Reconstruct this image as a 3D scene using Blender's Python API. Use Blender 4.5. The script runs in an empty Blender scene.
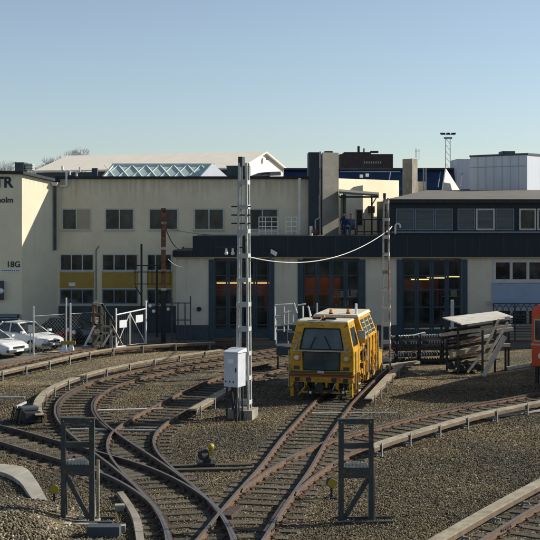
import bpy, bmesh, math, random
import numpy as np
from mathutils import Matrix, Vector
random.seed(7)
S = bpy.context.scene
COL = S.collection
# ------------------------------------------------------------ camera, sky, sun, exposure
F, H, YH = 1200.0, 7.5, 208.0          # focal length in pixels of a 540 picture, eye height, horizon row
cd = bpy.data.cameras.new('camera'); cam = bpy.data.objects.new('camera', cd); COL.objects.link(cam)
cam.location = (0, 0, H); cam.rotation_euler = (math.radians(90), 0, 0)
cd.sensor_width = 36; cd.lens = 36*F/540; cd.shift_y = -(270-YH)/540.0
cd.clip_start = 0.5; cd.clip_end = 3000
S.camera = cam
SUN_EL, SUN_AZ = 28.0, 73.0            # azimuth clockwise from +Y
w = bpy.data.worlds.new('World'); S.world = w; w.use_nodes = True
nt = w.node_tree; nt.nodes.clear()
sky = nt.nodes.new('ShaderNodeTexSky'); sky.sky_type = 'NISHITA'; sky.sun_disc = False
sky.sun_elevation = math.radians(SUN_EL); sky.sun_rotation = math.radians(SUN_AZ)
sky.air_density = 0.9; sky.dust_density = 0.25; sky.ozone_density = 3.0; sky.altitude = 0
bg = nt.nodes.new('ShaderNodeBackground'); bg.inputs[1].default_value = 0.083
wo = nt.nodes.new('ShaderNodeOutputWorld')
hs = nt.nodes.new('ShaderNodeHueSaturation'); hs.inputs['Saturation'].default_value = 0.72; hs.inputs['Hue'].default_value = 0.5; hs.inputs['Value'].default_value = 1.0
tn = nt.nodes.new('ShaderNodeMixRGB'); tn.blend_type = 'MULTIPLY'; tn.inputs[0].default_value = 1; tn.inputs[2].default_value = (.965, 1.005, 1.01, 1)
nt.links.new(sky.outputs[0], hs.inputs['Color']); nt.links.new(hs.outputs[0], tn.inputs[1]); nt.links.new(tn.outputs[0], bg.inputs[0]); nt.links.new(bg.outputs[0], wo.inputs[0])
sd = bpy.data.lights.new('sun', 'SUN'); sd.energy = 5.0; sd.angle = math.radians(0.5); sd.color = (1, .94, .82)
so = bpy.data.objects.new('sun', sd); COL.objects.link(so)
so.rotation_euler = (math.radians(90-SUN_EL), 0, math.radians(180-SUN_AZ))
so.location = (60, 20, 40)
S.view_settings.view_transform = 'Standard'; S.view_settings.look = 'None'
S.view_settings.gamma = 1; S.view_settings.use_curve_mapping = False
S.view_settings.exposure = 0.5

def at(px, py, z=0.0):
    D = F*(H-z)/(py-YH); return ((px-270)*D/F, D, z)
def atd(px, py, D):
    return ((px-270)*D/F, D, H-(py-YH)*D/F)
def X(px, D): return (px-270)*D/F
def Z(py, D): return H-(py-YH)*D/F

# ------------------------------------------------------------ materials
def mat(name, c, c2=None, scale=3.0, rough=0.8, metal=0.0, bump=0.0, bscale=None, detail=5, stretch=None, spec=0.3, rust=None, rust_amt=0.55, rscale=2.0, coat=0):
    m = bpy.data.materials.new(name); m.use_nodes = True
    n = m.node_tree.nodes; l = m.node_tree.links; b = n['Principled BSDF']
    b.inputs['Roughness'].default_value = rough; b.inputs['Metallic'].default_value = metal
    b.inputs['Specular IOR Level'].default_value = spec
    if coat: b.inputs['Coat Weight'].default_value = coat
    if c2 is None: c2 = tuple(x*0.8 for x in c)
    tc = n.new('ShaderNodeTexCoord'); mp = n.new('ShaderNodeMapping')
    l.new(tc.outputs['Object'], mp.inputs[0])
    if stretch: mp.inputs['Scale'].default_value = stretch
    no = n.new('ShaderNodeTexNoise'); no.inputs['Scale'].default_value = scale; no.inputs['Detail'].default_value = detail
    no.inputs['Roughness'].default_value = 0.62
    l.new(mp.outputs[0], no.inputs['Vector'])
    r = n.new('ShaderNodeValToRGB'); r.color_ramp.elements[0].position = .33; r.color_ramp.elements[1].position = .67
    r.color_ramp.elements[0].color = (*c2, 1); r.color_ramp.elements[1].color = (*c, 1)
    l.new(no.outputs['Fac'], r.inputs[0]); out = r.outputs[0]
    if rust:
        n2 = n.new('ShaderNodeTexNoise'); n2.inputs['Scale'].default_value = rscale; n2.inputs['Detail'].default_value = 8
        l.new(tc.outputs['Object'], n2.inputs['Vector'])
        r2 = n.new('ShaderNodeValToRGB'); r2.color_ramp.elements[0].position = rust_amt; r2.color_ramp.elements[1].position = rust_amt+.1
        l.new(n2.outputs['Fac'], r2.inputs[0])
        mx = n.new('ShaderNodeMixRGB'); l.new(r2.outputs[0], mx.inputs[0]); l.new(out, mx.inputs[1]); mx.inputs[2].default_value = (*rust, 1)
        out = mx.outputs[0]
    l.new(out, b.inputs['Base Color'])
    if bump:
        nb = n.new('ShaderNodeTexNoise'); nb.inputs['Scale'].default_value = bscale or scale*6; nb.inputs['Detail'].default_value = 4
        l.new(mp.outputs[0], nb.inputs['Vector'])
        bp = n.new('ShaderNodeBump'); bp.inputs['Strength'].default_value = bump; bp.inputs['Distance'].default_value = .03
        l.new(nb.outputs['Fac'], bp.inputs['Height']); l.new(bp.outputs[0], b.inputs['Normal'])
    return m
def emis(name, c, s):
    m = bpy.data.materials.new(name); m.use_nodes = True
    b = m.node_tree.nodes['Principled BSDF']; b.inputs['Emission Color'].default_value = (*c, 1); b.inputs['Emission Strength'].default_value = s
    b.inputs['Base Color'].default_value = (*c, 1); return m
def glassm(name, tint, trans, rough=.03, spec=.5, dirt_refl=None):
    m = bpy.data.materials.new(name); m.use_nodes = True
    n = m.node_tree.nodes; l = m.node_tree.links; b = n['Principled BSDF']; o = n['Material Output']
    b.inputs['Base Color'].default_value = (*tint, 1); b.inputs['Roughness'].default_value = rough; b.inputs['Specular IOR Level'].default_value = spec
    tc = n.new('ShaderNodeTexCoord'); nb = n.new('ShaderNodeTexNoise'); nb.inputs['Scale'].default_value = 1.3; l.new(tc.outputs['Object'], nb.inputs['Vector'])
    bp = n.new('ShaderNodeBump'); bp.inputs['Strength'].default_value = .05; bp.inputs['Distance'].default_value = .05
    l.new(nb.outputs['Fac'], bp.inputs['Height']); l.new(bp.outputs[0], b.inputs['Normal'])
    if dirt_refl:  # mottled colour: dirt and blinds, plus imitated reflections
        n5 = n.new('ShaderNodeTexNoise'); n5.inputs['Scale'].default_value = 1.1; n5.inputs['Detail'].default_value = 6; n5.inputs['Roughness'].default_value = .65
        mp5 = n.new('ShaderNodeMapping'); mp5.inputs['Scale'].default_value = (1, 1, .8); l.new(tc.outputs['Object'], mp5.inputs[0]); l.new(mp5.outputs[0], n5.inputs['Vector'])
        r5 = n.new('ShaderNodeValToRGB'); r5.color_ramp.elements[0].position = .42; r5.color_ramp.elements[1].position = .68; r5.color_ramp.elements[0].color = (*tint, 1); r5.color_ramp.elements[1].color = (*dirt_refl, 1)
        l.new(n5.outputs['Fac'], r5.inputs[0]); l.new(r5.outputs[0], b.inputs['Base Color'])
    t = n.new('ShaderNodeBsdfTransparent'); t.inputs[0].default_value = (.8, .9, .92, 1)
    mx = n.new('ShaderNodeMixShader'); mx.inputs[0].default_value = trans
    l.new(b.outputs[0], mx.inputs[1]); l.new(t.outputs[0], mx.inputs[2]); l.new(mx.outputs[0], o.inputs[0])
    return m
def gravel(name, ramp, vscale, tone=(.8, 1.15), patch=None, island=False):
    m = bpy.data.materials.new(name); m.use_nodes = True
    n = m.node_tree.nodes; l = m.node_tree.links; b = n['Principled BSDF']; b.inputs['Roughness'].default_value = .92
    b.inputs['Specular IOR Level'].default_value = .15
    tc = n.new('ShaderNodeTexCoord')
    r = n.new('ShaderNodeValToRGB'); r.color_ramp.interpolation = 'LINEAR'
    while len(r.color_ramp.elements) < len(ramp): r.color_ramp.elements.new(.5)
    for e, (p, c) in zip(r.color_ramp.elements, ramp): e.position = p; e.color = (*c, 1)
    if island:
        g = n.new('ShaderNodeNewGeometry'); l.new(g.outputs['Random Per Island'], r.inputs[0])
    else:
        v = n.new('ShaderNodeTexVoronoi'); v.inputs['Scale'].default_value = vscale; l.new(tc.outputs['Object'], v.inputs['Vector'])
        sp = n.new('ShaderNodeSeparateColor'); l.new(v.outputs['Color'], sp.inputs[0]); l.new(sp.outputs[0], r.inputs[0])
        v2 = n.new('ShaderNodeTexVoronoi'); v2.inputs['Scale'].default_value = vscale*.9; l.new(tc.outputs['Object'], v2.inputs['Vector'])
        bp = n.new('ShaderNodeBump'); bp.inputs['Strength'].default_value = .9; bp.inputs['Distance'].default_value = .035; bp.invert = True
        l.new(v2.outputs['Distance'], bp.inputs['Height']); l.new(bp.outputs[0], b.inputs['Normal'])
    # wide patches of dust and soil
    no = n.new('ShaderNodeTexNoise'); no.inputs['Scale'].default_value = .22; no.inputs['Detail'].default_value = 7; no.inputs['Roughness'].default_value = .6
    g2 = n.new('ShaderNodeNewGeometry'); l.new(g2.outputs['Position'], no.inputs['Vector'])
    r3 = n.new('ShaderNodeValToRGB'); r3.color_ramp.elements[0].position = .38; r3.color_ramp.elements[1].position = .62
    r3.color_ramp.elements[0].color = (.62, .60, .56, 1); r3.color_ramp.elements[1].color = (1.1, 1.0, .84, 1)
    if patch: r3.color_ramp.elements[0].color = (*patch[0], 1); r3.color_ramp.elements[1].color = (*patch[1], 1)
    l.new(no.outputs['Fac'], r3.inputs[0])
    mu = n.new('ShaderNodeMixRGB'); mu.blend_type = 'MULTIPLY'; mu.inputs[0].default_value = 1
    l.new(r.outputs[0], mu.inputs[1]); l.new(r3.outputs[0], mu.inputs[2])
    n4 = n.new('ShaderNodeTexNoise'); n4.inputs['Scale'].default_value = .5; n4.inputs['Detail'].default_value = 9; n4.inputs['Roughness'].default_value = .7
    mp4 = n.new('ShaderNodeMapping'); mp4.inputs['Location'].default_value = (31, 7, 3); l.new(g2.outputs['Position'], mp4.inputs[0]); l.new(mp4.outputs[0], n4.inputs['Vector'])
    r4 = n.new('ShaderNodeValToRGB'); r4.color_ramp.elements[0].position = .52; r4.color_ramp.elements[1].position = .68; r4.color_ramp.elements[0].color = (1.22, 1.19, 1.14, 1); r4.color_ramp.elements[1].color = (.92, .83, .62, 1)
    l.new(n4.outputs['Fac'], r4.inputs[0]); mu2 = n.new('ShaderNodeMixRGB'); mu2.blend_type = 'MULTIPLY'; mu2.inputs[0].default_value = 1
    l.new(mu.outputs[0], mu2.inputs[1]); l.new(r4.outputs[0], mu2.inputs[2]); l.new(mu2.outputs[0], b.inputs['Base Color'])
    return m
def facade(name, c, c2, stain=(.12, .11, .09), top=9.2):
    """render plaster with large soft patches and rain streaks running down from the roof edge"""
    m = mat(name, c, c2, scale=.7, rough=.9, bump=.15, bscale=25)
    n = m.node_tree.nodes; l = m.node_tree.links; b = n['Principled BSDF']
    src = b.inputs['Base Color'].links[0].from_socket
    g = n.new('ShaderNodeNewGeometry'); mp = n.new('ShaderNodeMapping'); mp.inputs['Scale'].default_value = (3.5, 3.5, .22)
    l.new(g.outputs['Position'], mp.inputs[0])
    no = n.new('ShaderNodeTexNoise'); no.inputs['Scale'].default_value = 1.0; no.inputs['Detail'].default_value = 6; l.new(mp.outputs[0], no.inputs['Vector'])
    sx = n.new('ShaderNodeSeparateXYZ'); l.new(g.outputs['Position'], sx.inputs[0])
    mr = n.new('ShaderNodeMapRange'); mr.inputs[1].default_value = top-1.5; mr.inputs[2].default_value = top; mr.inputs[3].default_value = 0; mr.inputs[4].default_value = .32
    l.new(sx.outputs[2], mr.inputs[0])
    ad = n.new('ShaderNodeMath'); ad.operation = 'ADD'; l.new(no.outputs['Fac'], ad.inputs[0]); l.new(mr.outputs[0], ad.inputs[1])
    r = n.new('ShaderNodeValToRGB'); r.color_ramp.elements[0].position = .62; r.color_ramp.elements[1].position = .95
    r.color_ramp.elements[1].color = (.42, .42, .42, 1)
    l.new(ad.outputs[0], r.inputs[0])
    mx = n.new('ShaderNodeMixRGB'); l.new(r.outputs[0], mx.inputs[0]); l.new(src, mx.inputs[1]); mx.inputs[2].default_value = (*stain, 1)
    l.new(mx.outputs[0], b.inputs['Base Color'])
    return m

M = {}
RAMPB = [(0, (.04, .034, .024)), (.3, (.088, .077, .055)), (.6, (.12, .105, .076)), (.88, (.165, .145, .108)), (1, (.40, .37, .30))]
M['ground'] = gravel('gravel_ground', RAMPB, 21, patch=((.66, .67, .68), (1.3, 1.2, .98)))
M['stone'] = gravel('ballast_stone', [(0, (.045, .039, .030)), (.35, (.093, .081, .059)), (.7, (.12, .105, .077)), (.96, (.155, .138, .104)), (1, (.28, .26, .21))], 1, island=True, patch=((.72, .73, .74), (1.28, 1.19, 1.02)))
M['stonepale'] = gravel('pale_ballast_stone', [(0, (.05, .046, .038)), (.35, (.11, .10, .082)), (.7, (.165, .15, .122)), (.95, (.23, .215, .18)), (1, (.5, .48, .42))], 1, island=True)
M['bed'] = gravel('track_bed', [(0, (.03, .026, .02)), (.4, (.06, .052, .038)), (.8, (.105, .09, .066)), (1, (.30, .28, .23))], 19, patch=((.7, .7, .7), (1.1, 1.0, .85)))
M['asphalt'] = mat('asphalt', (.17, .155, .12), (.11, .10, .08), scale=.6, rough=.9, bump=.3, bscale=60)
M['rail'] = mat('rail_rust', (.16, .098, .058), (.085, .056, .038), scale=6, rough=.75, metal=.15, bump=.2)
M['railtop'] = mat('rail_head', (.34, .30, .27), (.22, .175, .14), scale=5, rough=.36, metal=.75)
M['raildark'] = mat('rail_dark', (.10, .07, .055), (.06, .045, .04), scale=6, rough=.7, metal=.3)
M['sleeper'] = mat('old_timber_sleeper', (.15, .125, .09), (.07, .06, .044), scale=3, rough=.95, bump=.5, stretch=(1, 6, 1))
M['sleeper2'] = mat('oiled_timber_sleeper', (.11, .093, .066), (.05, .043, .032), scale=3, rough=.9, bump=.5, stretch=(1, 6, 1))
M['board'] = mat('weathered_board', (.36, .32, .235), (.20, .17, .12), scale=2.5, rough=.9, bump=.3)
M['boardside'] = mat('brown_board', (.17, .115, .07), (.09, .065, .045), scale=3, rough=.9, bump=.3)
M['concrete'] = mat('concrete', (.36, .335, .28), (.26, .24, .20), scale=1.2, rough=.92, bump=.12)
M['concrete_d'] = mat('weathered_concrete', (.30, .27, .22), (.17, .155, .13), scale=1.6, rough=.92, bump=.4)
M['cream'] = facade('cream_render', (.76, .67, .49), (.65, .565, .40))
M['creamlow'] = facade('pale_grey_render', (.62, .57, .455), (.53, .485, .38), top=5.2)
M['tower'] = facade('tower_render', (.74, .68, .50), (.66, .60, .44), top=9.9)
M['litwall'] = facade('terrace_render', (.80, .74, .54), (.74, .68, .50), top=10.5)
M['navy'] = mat('navy_steel_panel', (.014, .027, .038), (.010, .019, .028), scale=1.2, rough=.45, metal=.2, stretch=(3, 3, .3))
M['navyroof'] = mat('navy_roof_sheet', (.028, .055, .115), (.018, .036, .08), scale=1.0, rough=.42, metal=.3)
M['doorblue'] = mat('dark_blue_door', (.042, .070, .090), (.028, .048, .064), scale=2, rough=.5)
M['plinth'] = mat('blue_grey_plinth', (.075, .09, .10), (.05, .062, .07), scale=1.5, rough=.8)
M['lightblue'] = mat('pale_blue_panel', (.29, .37, .49), (.25, .32, .43), scale=1.5, rough=.6)
M['steelblue'] = mat('blue_grey_cladding', (.52, .55, .60), (.46, .49, .54), scale=.9, rough=.5, metal=.1, stretch=(5, 5, .3))
M['slate'] = mat('dark_cladding', (.055, .07, .085), (.038, .05, .062), scale=1, rough=.6, stretch=(3, 3, .3))
M['brick'] = mat('dark_brown_brick', (.07, .055, .05), (.045, .036, .034), scale=2, rough=.9)
M['frame'] = mat('grey_window_frame', (.52, .53, .50), (.42, .43, .41), scale=4, rough=.6)
M['frameblue'] = mat('blue_window_frame', (.20, .25, .31), (.15, .19, .24), scale=4, rough=.6)
M['pane'] = glassm('window_glass', (.010, .015, .016), .08, .08, .35, dirt_refl=(.075, .085, .075))
M['doorglass'] = glassm('door_glass', (.015, .022, .024), .74, .10, .5, dirt_refl=(.13, .14, .13))
M['cabglass'] = glassm('cab_glass', (.035, .06, .075), .48, .06, .7, dirt_refl=(.12, .16, .18))
M['lanternglass'] = glassm('lantern_glass', (.42, .54, .51), .1, .3, .5, dirt_refl=(.58, .68, .64))
M['blind'] = mat('beige_blind', (.42, .36, .24), (.36, .31, .21), scale=1, rough=.9)
M['shade'] = mat('dark_blind', (.11, .13, .14), (.07, .085, .095), scale=1, rough=.7, stretch=(.3, .3, 9))
M['lantern'] = mat('pale_lantern_frame', (.62, .68, .62), (.52, .58, .53), scale=4, rough=.6)
M['ochre'] = mat('ochre_panel', (.42, .28, .06), (.33, .22, .05), scale=1.5, rough=.7)
M['white'] = mat('white_paint', (.78, .77, .72), (.62, .60, .55), scale=5, rough=.6, rust=(.25, .16, .1), rust_amt=.68, rscale=5)
M['whitewood'] = mat('white_painted_wood', (.78, .74, .64), (.52, .48, .40), scale=5, rough=.8, bump=.3)
M['whiteroof'] = mat('pale_metal_roof', (.84, .755, .63), (.77, .69, .57), scale=1, rough=.7)
M['galv'] = mat('galvanised_steel', (.42, .43, .42), (.27, .28, .28), scale=4, rough=.55, metal=.5)
M['galvpaint'] = mat('pale_grey_steel', (.46, .47, .45), (.31, .32, .31), scale=4, rough=.6, rust=(.2, .13, .08), rust_amt=.66, rscale=4)
M['gantry'] = mat('grey_green_steel', (.055, .064, .066), (.032, .038, .04), scale=4, rough=.6, rust=(.13, .075, .045), rust_amt=.58, rscale=5)
M['bracketgrey'] = mat('dull_grey_bracket', (.30, .30, .27), (.17, .165, .15), scale=8, rough=.8)
M['box'] = mat('pale_blue_grey_cabinet', (.52, .54, .58), (.44, .46, .50), scale=3, rough=.55, rust=(.2, .15, .12), rust_amt=.7, rscale=5)
M['rust'] = mat('rusty_steel', (.24, .105, .055), (.10, .05, .035), scale=5, rough=.85, bump=.3, rust=(.04, .03, .028), rust_amt=.55, rscale=4)
M['rustpink'] = mat('faded_red_lead', (.33, .18, .13), (.20, .13, .10), scale=4, rough=.8, rust=(.5, .48, .43), rust_amt=.47, rscale=1.6)
M['dark'] = mat('dark_steel', (.035, .04, .045), (.02, .024, .028), scale=4, rough=.6, metal=.2)
M['black'] = mat('black_rubber', (.015, .015, .016), (.01, .01, .01), scale=4, rough=.85)
M['yellow'] = mat('machine_yellow', (.60, .32, .008), (.40, .20, .010), scale=3, rough=.42, rust=(.09, .055, .025), rust_amt=.58, rscale=7, coat=.15)
M['yellowlt'] = mat('oily_yellow', (.50, .25, .015), (.25, .13, .02), scale=6, rough=.5, rust=(.05, .04, .03), rust_amt=.6, rscale=9)
M['red'] = mat('red_band', (.24, .035, .015), (.16, .03, .02), scale=4, rough=.5)
M['green'] = mat('green_band', (.03, .09, .05), (.05, .06, .02), scale=4, rough=.5)
M['amber'] = mat('amber_beacon', (.75, .26, .02), (.7, .22, .02), scale=4, rough=.25)
M['roofwhite'] = mat('dusty_white_roof', (.64, .59, .47), (.46, .41, .30), scale=2.5, rough=.6)
M['orange'] = mat('orange_train_paint', (.50, .065, .018), (.42, .05, .016), scale=1.2, rough=.4, coat=.2)
M['silver'] = mat('headlamp', (.55, .57, .58), (.5, .5, .5), scale=3, rough=.2, metal=.6)
M['carwhite'] = mat('white_car_paint', (.70, .71, .70), (.64, .65, .64), scale=2, rough=.3, coat=.5)
M['cardark'] = mat('dark_car_paint', (.02, .025, .035), (.015, .02, .03), scale=2, rough=.25, coat=.5)
M['carred'] = mat('red_car_paint', (.30, .03, .02), (.25, .025, .02), scale=2, rough=.3, coat=.5)
M['lampyellow'] = mat('yellow_lens', (.40, .30, .03), (.26, .20, .03), scale=8, rough=.45)
M['haze_bark'] = mat('hazed_grey_bark', (.48, .49, .51), (.40, .41, .43), scale=4, rough=.9)  # bark paled to imitate haze over the distance
M['rope'] = mat('white_cable', (.60, .60, .56), (.48, .48, .45), scale=4, rough=.5)
M['ink'] = mat('dark_lettering', (.035, .045, .06), (.03, .04, .05), scale=4, rough=.7)
M['blueink'] = mat('blue_lettering', (.04, .08, .28), (.04, .07, .22), scale=4, rough=.7)
M['signwhite'] = mat('white_sign', (.75, .76, .78), (.68, .69, .7), scale=4, rough=.5)
M['overall'] = mat('blue_overall', (.022, .042, .095), (.014, .028, .065), scale=8, rough=.9)
M['overall_light'] = mat('faded_blue_jacket', (.10, .14, .20), (.07, .10, .15), scale=8, rough=.9)
M['skin'] = mat('skin', (.42, .25, .18), (.38, .22, .16), scale=8, rough=.6)
M['hair'] = mat('dark_hair', (.04, .028, .02), (.03, .02, .015), scale=20, rough=.8)
M['roofgrey'] = mat('grey_felt_roof', (.17, .16, .135), (.13, .12, .10), scale=.8, rough=.9)
M['tubelight'] = emis('fluorescent_tube', (1, .66, .22), 2.5)
M['fill_light'] = emis('hall_fill_light', (1, .88, .72), 22)  # for added lamps out of view that brighten the hall interior
M['floor'] = mat('hall_floor', (.2, .19, .17), (.15, .14, .13), scale=1, rough=.6)
M['mud'] = mat('bag_cloth', (.3, .25, .17), (.2, .17, .12), scale=5, rough=.9)

# ------------------------------------------------------------ mesh helpers
RM = {}
class MB:
    def __init__(s): s.v = []; s.f = []
    def add(s, vs, fs):
        o = len(s.v); s.v += [tuple(v) for v in vs]; s.f += [tuple(o+i for i in f) for f in fs]; return s
    def box(s, x0, x1, y0, y1, z0, z1):
        return s.add([(x0,y0,z0),(x1,y0,z0),(x1,y1,z0),(x0,y1,z0),(x0,y0,z1),(x1,y0,z1),(x1,y1,z1),(x0,y1,z1)],
                     [(0,3,2,1),(4,5,6,7),(0,1,5,4),(1,2,6,5),(2,3,7,6),(3,0,4,7)])
    def obox(s, c, size, rz):
        cx, cy, cz = c; a, b, h = size[0]/2, size[1]/2, size[2]/2; co, si = math.cos(rz), math.sin(rz)
        vs = [(cx+co*x-si*y, cy+si*x+co*y, cz+z) for z in (-h, h) for x, y in ((-a,-b),(a,-b),(a,b),(-a,b))]
        return s.add(vs, [(0,3,2,1),(4,5,6,7),(0,1,5,4),(1,2,6,5),(2,3,7,6),(3,0,4,7)])
    def hexa(s, bot, top):
        return s.add(list(bot)+list(top), [(0,3,2,1),(4,5,6,7),(0,1,5,4),(1,2,6,5),(2,3,7,6),(3,0,4,7)])
    def bar(s, p, q, a=.05, b=None):
        b = b or a; p = Vector(p); q = Vector(q); d = (q-p)
        if d.length < 1e-6: return s
        d.normalize(); up = Vector((0,0,1)) if abs(d.z) < .95 else Vector((0,1,0))
        u = d.cross(up).normalized()*a/2; v = u.cross(d).normalized()*b/2
        vs = [p-u-v, p+u-v, p+u+v, p-u+v, q-u-v, q+u-v, q+u+v, q-u+v]
        return s.add(vs, [(0,3,2,1),(4,5,6,7),(0,1,5,4),(1,2,6,5),(2,3,7,6),(3,0,4,7)])
    def tube(s, p, q, r=.03, r2=None, n=10, caps=True):
        r2 = r if r2 is None else r2; p = Vector(p); q = Vector(q); d = (q-p).normalized()
        up = Vector((0,0,1)) if abs(d.z) < .95 else Vector((0,1,0)); u = d.cross(up).normalized(); v = u.cross(d)
        vs = []
        for c, rr in ((p, r), (q, r2)):
            for i in range(n):
                a = 2*math.pi*i/n; vs.append(c+u*math.cos(a)*rr+v*math.sin(a)*rr)
        fs = [(i, (i+1)%n, n+(i+1)%n, n+i) for i in range(n)]
        if caps: fs += [tuple(range(n-1, -1, -1)), tuple(range(n, 2*n))]
        return s.add(vs, fs)
    def path(s, pts, r=.03, n=8):
        for a, b in zip(pts[:-1], pts[1:]): s.tube(a, b, r, n=n)
        return s
    def prism(s, pts, d):
        """planar polygon (3-D points) thickened along vector d"""
        n = len(pts); d = Vector(d); vs = [Vector(p) for p in pts]; vs += [v+d for v in vs]
        return s.add(vs, [tuple(range(n-1, -1, -1)), tuple(range(n, 2*n))]+[(i, (i+1)%n, n+(i+1)%n, n+i) for i in range(n)])
    def quad(s, *p): return s.add(p, [tuple(range(len(p)))])
    def ball(s, c, r, n=10, m=6, sc=(1,1,1)):
        vs = []
        for j in range(m+1):
            t = math.pi*j/m
            for i in range(n):
                a = 2*math.pi*i/n; vs.append((c[0]+r*sc[0]*math.sin(t)*math.cos(a), c[1]+r*sc[1]*math.sin(t)*math.sin(a), c[2]+r*sc[2]*math.cos(t)))
        fs = [(j*n+i, (j+1)*n+i, (j+1)*n+(i+1)%n, j*n+(i+1)%n) for j in range(m) for i in range(n)]
        return s.add(vs, fs)
    def sweep(s, pts, prof, closed=True):
        """profile [(side, height)] carried along a ground polyline of (x,y)"""
        k = len(prof); n = len(pts); o = []
        for i in range(n):
            a = pts[max(0, i-1)]; b = pts[min(n-1, i+1)]; dx, dy = b[0]-a[0], b[1]-a[1]; L = math.hypot(dx, dy) or 1
            nx, ny = dy/L, -dx/L
            for (u, z) in prof: o.append((pts[i][0]+nx*u, pts[i][1]+ny*u, z))
        fs = []
        for i in range(n-1):
            for j in range(k): fs.append((i*k+j, i*k+(j+1)%k, (i+1)*k+(j+1)%k, (i+1)*k+j))
        fs += [tuple(range(k)), tuple((n-1)*k+j for j in range(k-1, -1, -1))]
        return s.add(o, fs)
    def build(s, name, m, parent=None, world=False, bevel=0, smooth=False):
        me = bpy.data.meshes.new(name); vs = s.v
        if parent is not None and world:
            inv = RM[parent.name].inverted(); vs = [tuple(inv @ Vector(v)) for v in vs]
        me.from_pydata(vs, [], s.f)
        bm = bmesh.new(); bm.from_mesh(me); bmesh.ops.recalc_face_normals(bm, faces=bm.faces)
        if bevel: bmesh.ops.bevel(bm, geom=bm.edges[:], offset=bevel, segments=2, affect='EDGES', profile=.6)
        bm.to_mesh(me); bm.free()
        me.materials.append(M[m] if isinstance(m, str) else m)
        if smooth:
            for p in me.polygons: p.use_smooth = True
        o = bpy.data.objects.new(name, me); COL.objects.link(o)
        if parent is not None: o.parent = parent
        RM[o.name] = Matrix.Identity(4) if parent is None else RM[parent.name].copy()
        return o
def tag(o, label=None, cat=None, group=None, kind=None):
    if label: o['label'] = label
    if cat: o['category'] = cat
    if group: o['group'] = group
    if kind: o['kind'] = kind
    return o
def thing(name, label, cat, loc=(0,0,0), rz=0.0, group=None):
    o = bpy.data.objects.new(name, None); COL.objects.link(o); o.location = loc; o.rotation_euler = (0, 0, rz)
    o.empty_display_size = .3
    RM[o.name] = Matrix.Translation(loc) @ Matrix.Rotation(rz, 4, 'Z')
    return tag(o, label, cat, group)
def dup(root, loc, rz, label, group=None, scale=None):
    def cp(o, par):
        c = o.copy(); COL.objects.link(c); c.parent = par
        for k in [x for x in allobs if x.parent is o]: cp(k, c)
        return c
    allobs = list(COL.objects)
    r = cp(root, None); r.location = loc; r.rotation_euler = (0, 0, rz); r['label'] = label
    if group: r['group'] = group
    if scale: r.scale = scale
    return r
def text(name, body, m, size, loc, parent, rz=0.0, align='LEFT', ext=.01, bold=0.0, sx=1.0):
    cu = bpy.data.curves.new(name, 'FONT'); cu.body = body; cu.size = size; cu.extrude = ext; cu.align_x = align; cu.offset = bold
    t = bpy.data.objects.new(name, cu); COL.objects.link(t)
    dg = bpy.context.evaluated_depsgraph_get(); me = bpy.data.meshes.new_from_object(t.evaluated_get(dg))
    bpy.data.objects.remove(t)
    R = Matrix.Translation(loc) @ Matrix.Rotation(rz, 4, 'Z') @ Matrix.Rotation(math.radians(90), 4, 'X') @ Matrix.Diagonal((sx, 1, 1, 1))
    me.transform(RM[parent.name].inverted() @ R)
    me.materials.clear(); me.materials.append(M[m])
    o = bpy.data.objects.new(name, me); COL.objects.link(o); o.parent = parent; RM[o.name] = RM[parent.name].copy()
    return o

# ------------------------------------------------------------ ground
g = MB(); g.quad((-900, -60, 0), (900, -60, 0), (900, 1800, 0), (-900, 1800, 0)); tag(g.build('ground', 'ground'), kind='structure')
g = MB()
yard = [at(x, y) for x, y in ((-120, 379), (0, 364.5), (28, 360), (52, 355), (77, 350.5), (107, 346.5), (160, 345.8), (230, 345.8), (330, 345), (450, 347), (700, 349))]
top_ = [(26, 75), (-26, 75)]
g.add([(p[0], p[1], .004) for p in yard]+[(x, y, .004) for x, y in top_], [tuple(range(len(yard)+2))])
tag(g.build('pavement', 'asphalt'), kind='structure')

# ------------------------------------------------------------ tracks
RZ = .184
def resample(pts, step):
    P = np.array(pts, float)
    # Catmull-Rom
    out = []
    for i in range(len(P)-1):
        p0 = P[max(i-1, 0)]; p1 = P[i]; p2 = P[i+1]; p3 = P[min(i+2, len(P)-1)]
        for t in np.linspace(0, 1, 24, endpoint=False):
            out.append(.5*((2*p1)+(-p0+p2)*t+(2*p0-5*p1+4*p2-p3)*t*t+(-p0+3*p1-3*p2+p3)*t**3))
    out.append(P[-1]); out = np.array(out)
    d = np.r_[0, np.cumsum(np.hypot(*np.diff(out, axis=0).T))]
    n = max(2, int(d[-1]/step)); s = np.linspace(0, d[-1], n+1)
    return np.c_[np.interp(s, d, out[:, 0]), np.interp(s, d, out[:, 1])]
def smooth(P, it):
    P = P.copy()
    for _ in range(it): P[1:-1] = P[1:-1]*.5+(P[:-2]+P[2:])*.25
    return P
def offset(P, u):
    T = np.gradient(P, axis=0); T /= np.hypot(T[:, 0], T[:, 1])[:, None]
    return P+np.c_[T[:, 1], -T[:, 0]]*u       # +u = to the right of travel
def railpath(px, it=60):
    W = [at(x, y, RZ)[:2] for x, y in px]
    return smooth(resample(W, .3), it)
G = 1.435
R1 = railpath([(232, 590), (237, 556), (236, 540), (232, 528), (220, 510), (208, 498), (184, 478), (161, 461), (148, 453.5), (130, 442), (114, 431), (101, 421), (93, 410), (94, 399), (103, 391), (118, 384), (140, 377), (170, 370), (215, 362), (258, 355.5), (300, 350), (345, 343.5)])
R2 = railpath([(220, 510), (208, 498), (184, 478), (169.6, 465), (157, 453), (152, 440), (156, 430), (164, 424), (178.5, 414), (199, 403), (225, 388), (271, 371), (310, 363), (350, 357), (400, 349.5), (440, 344)], 25)
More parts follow.
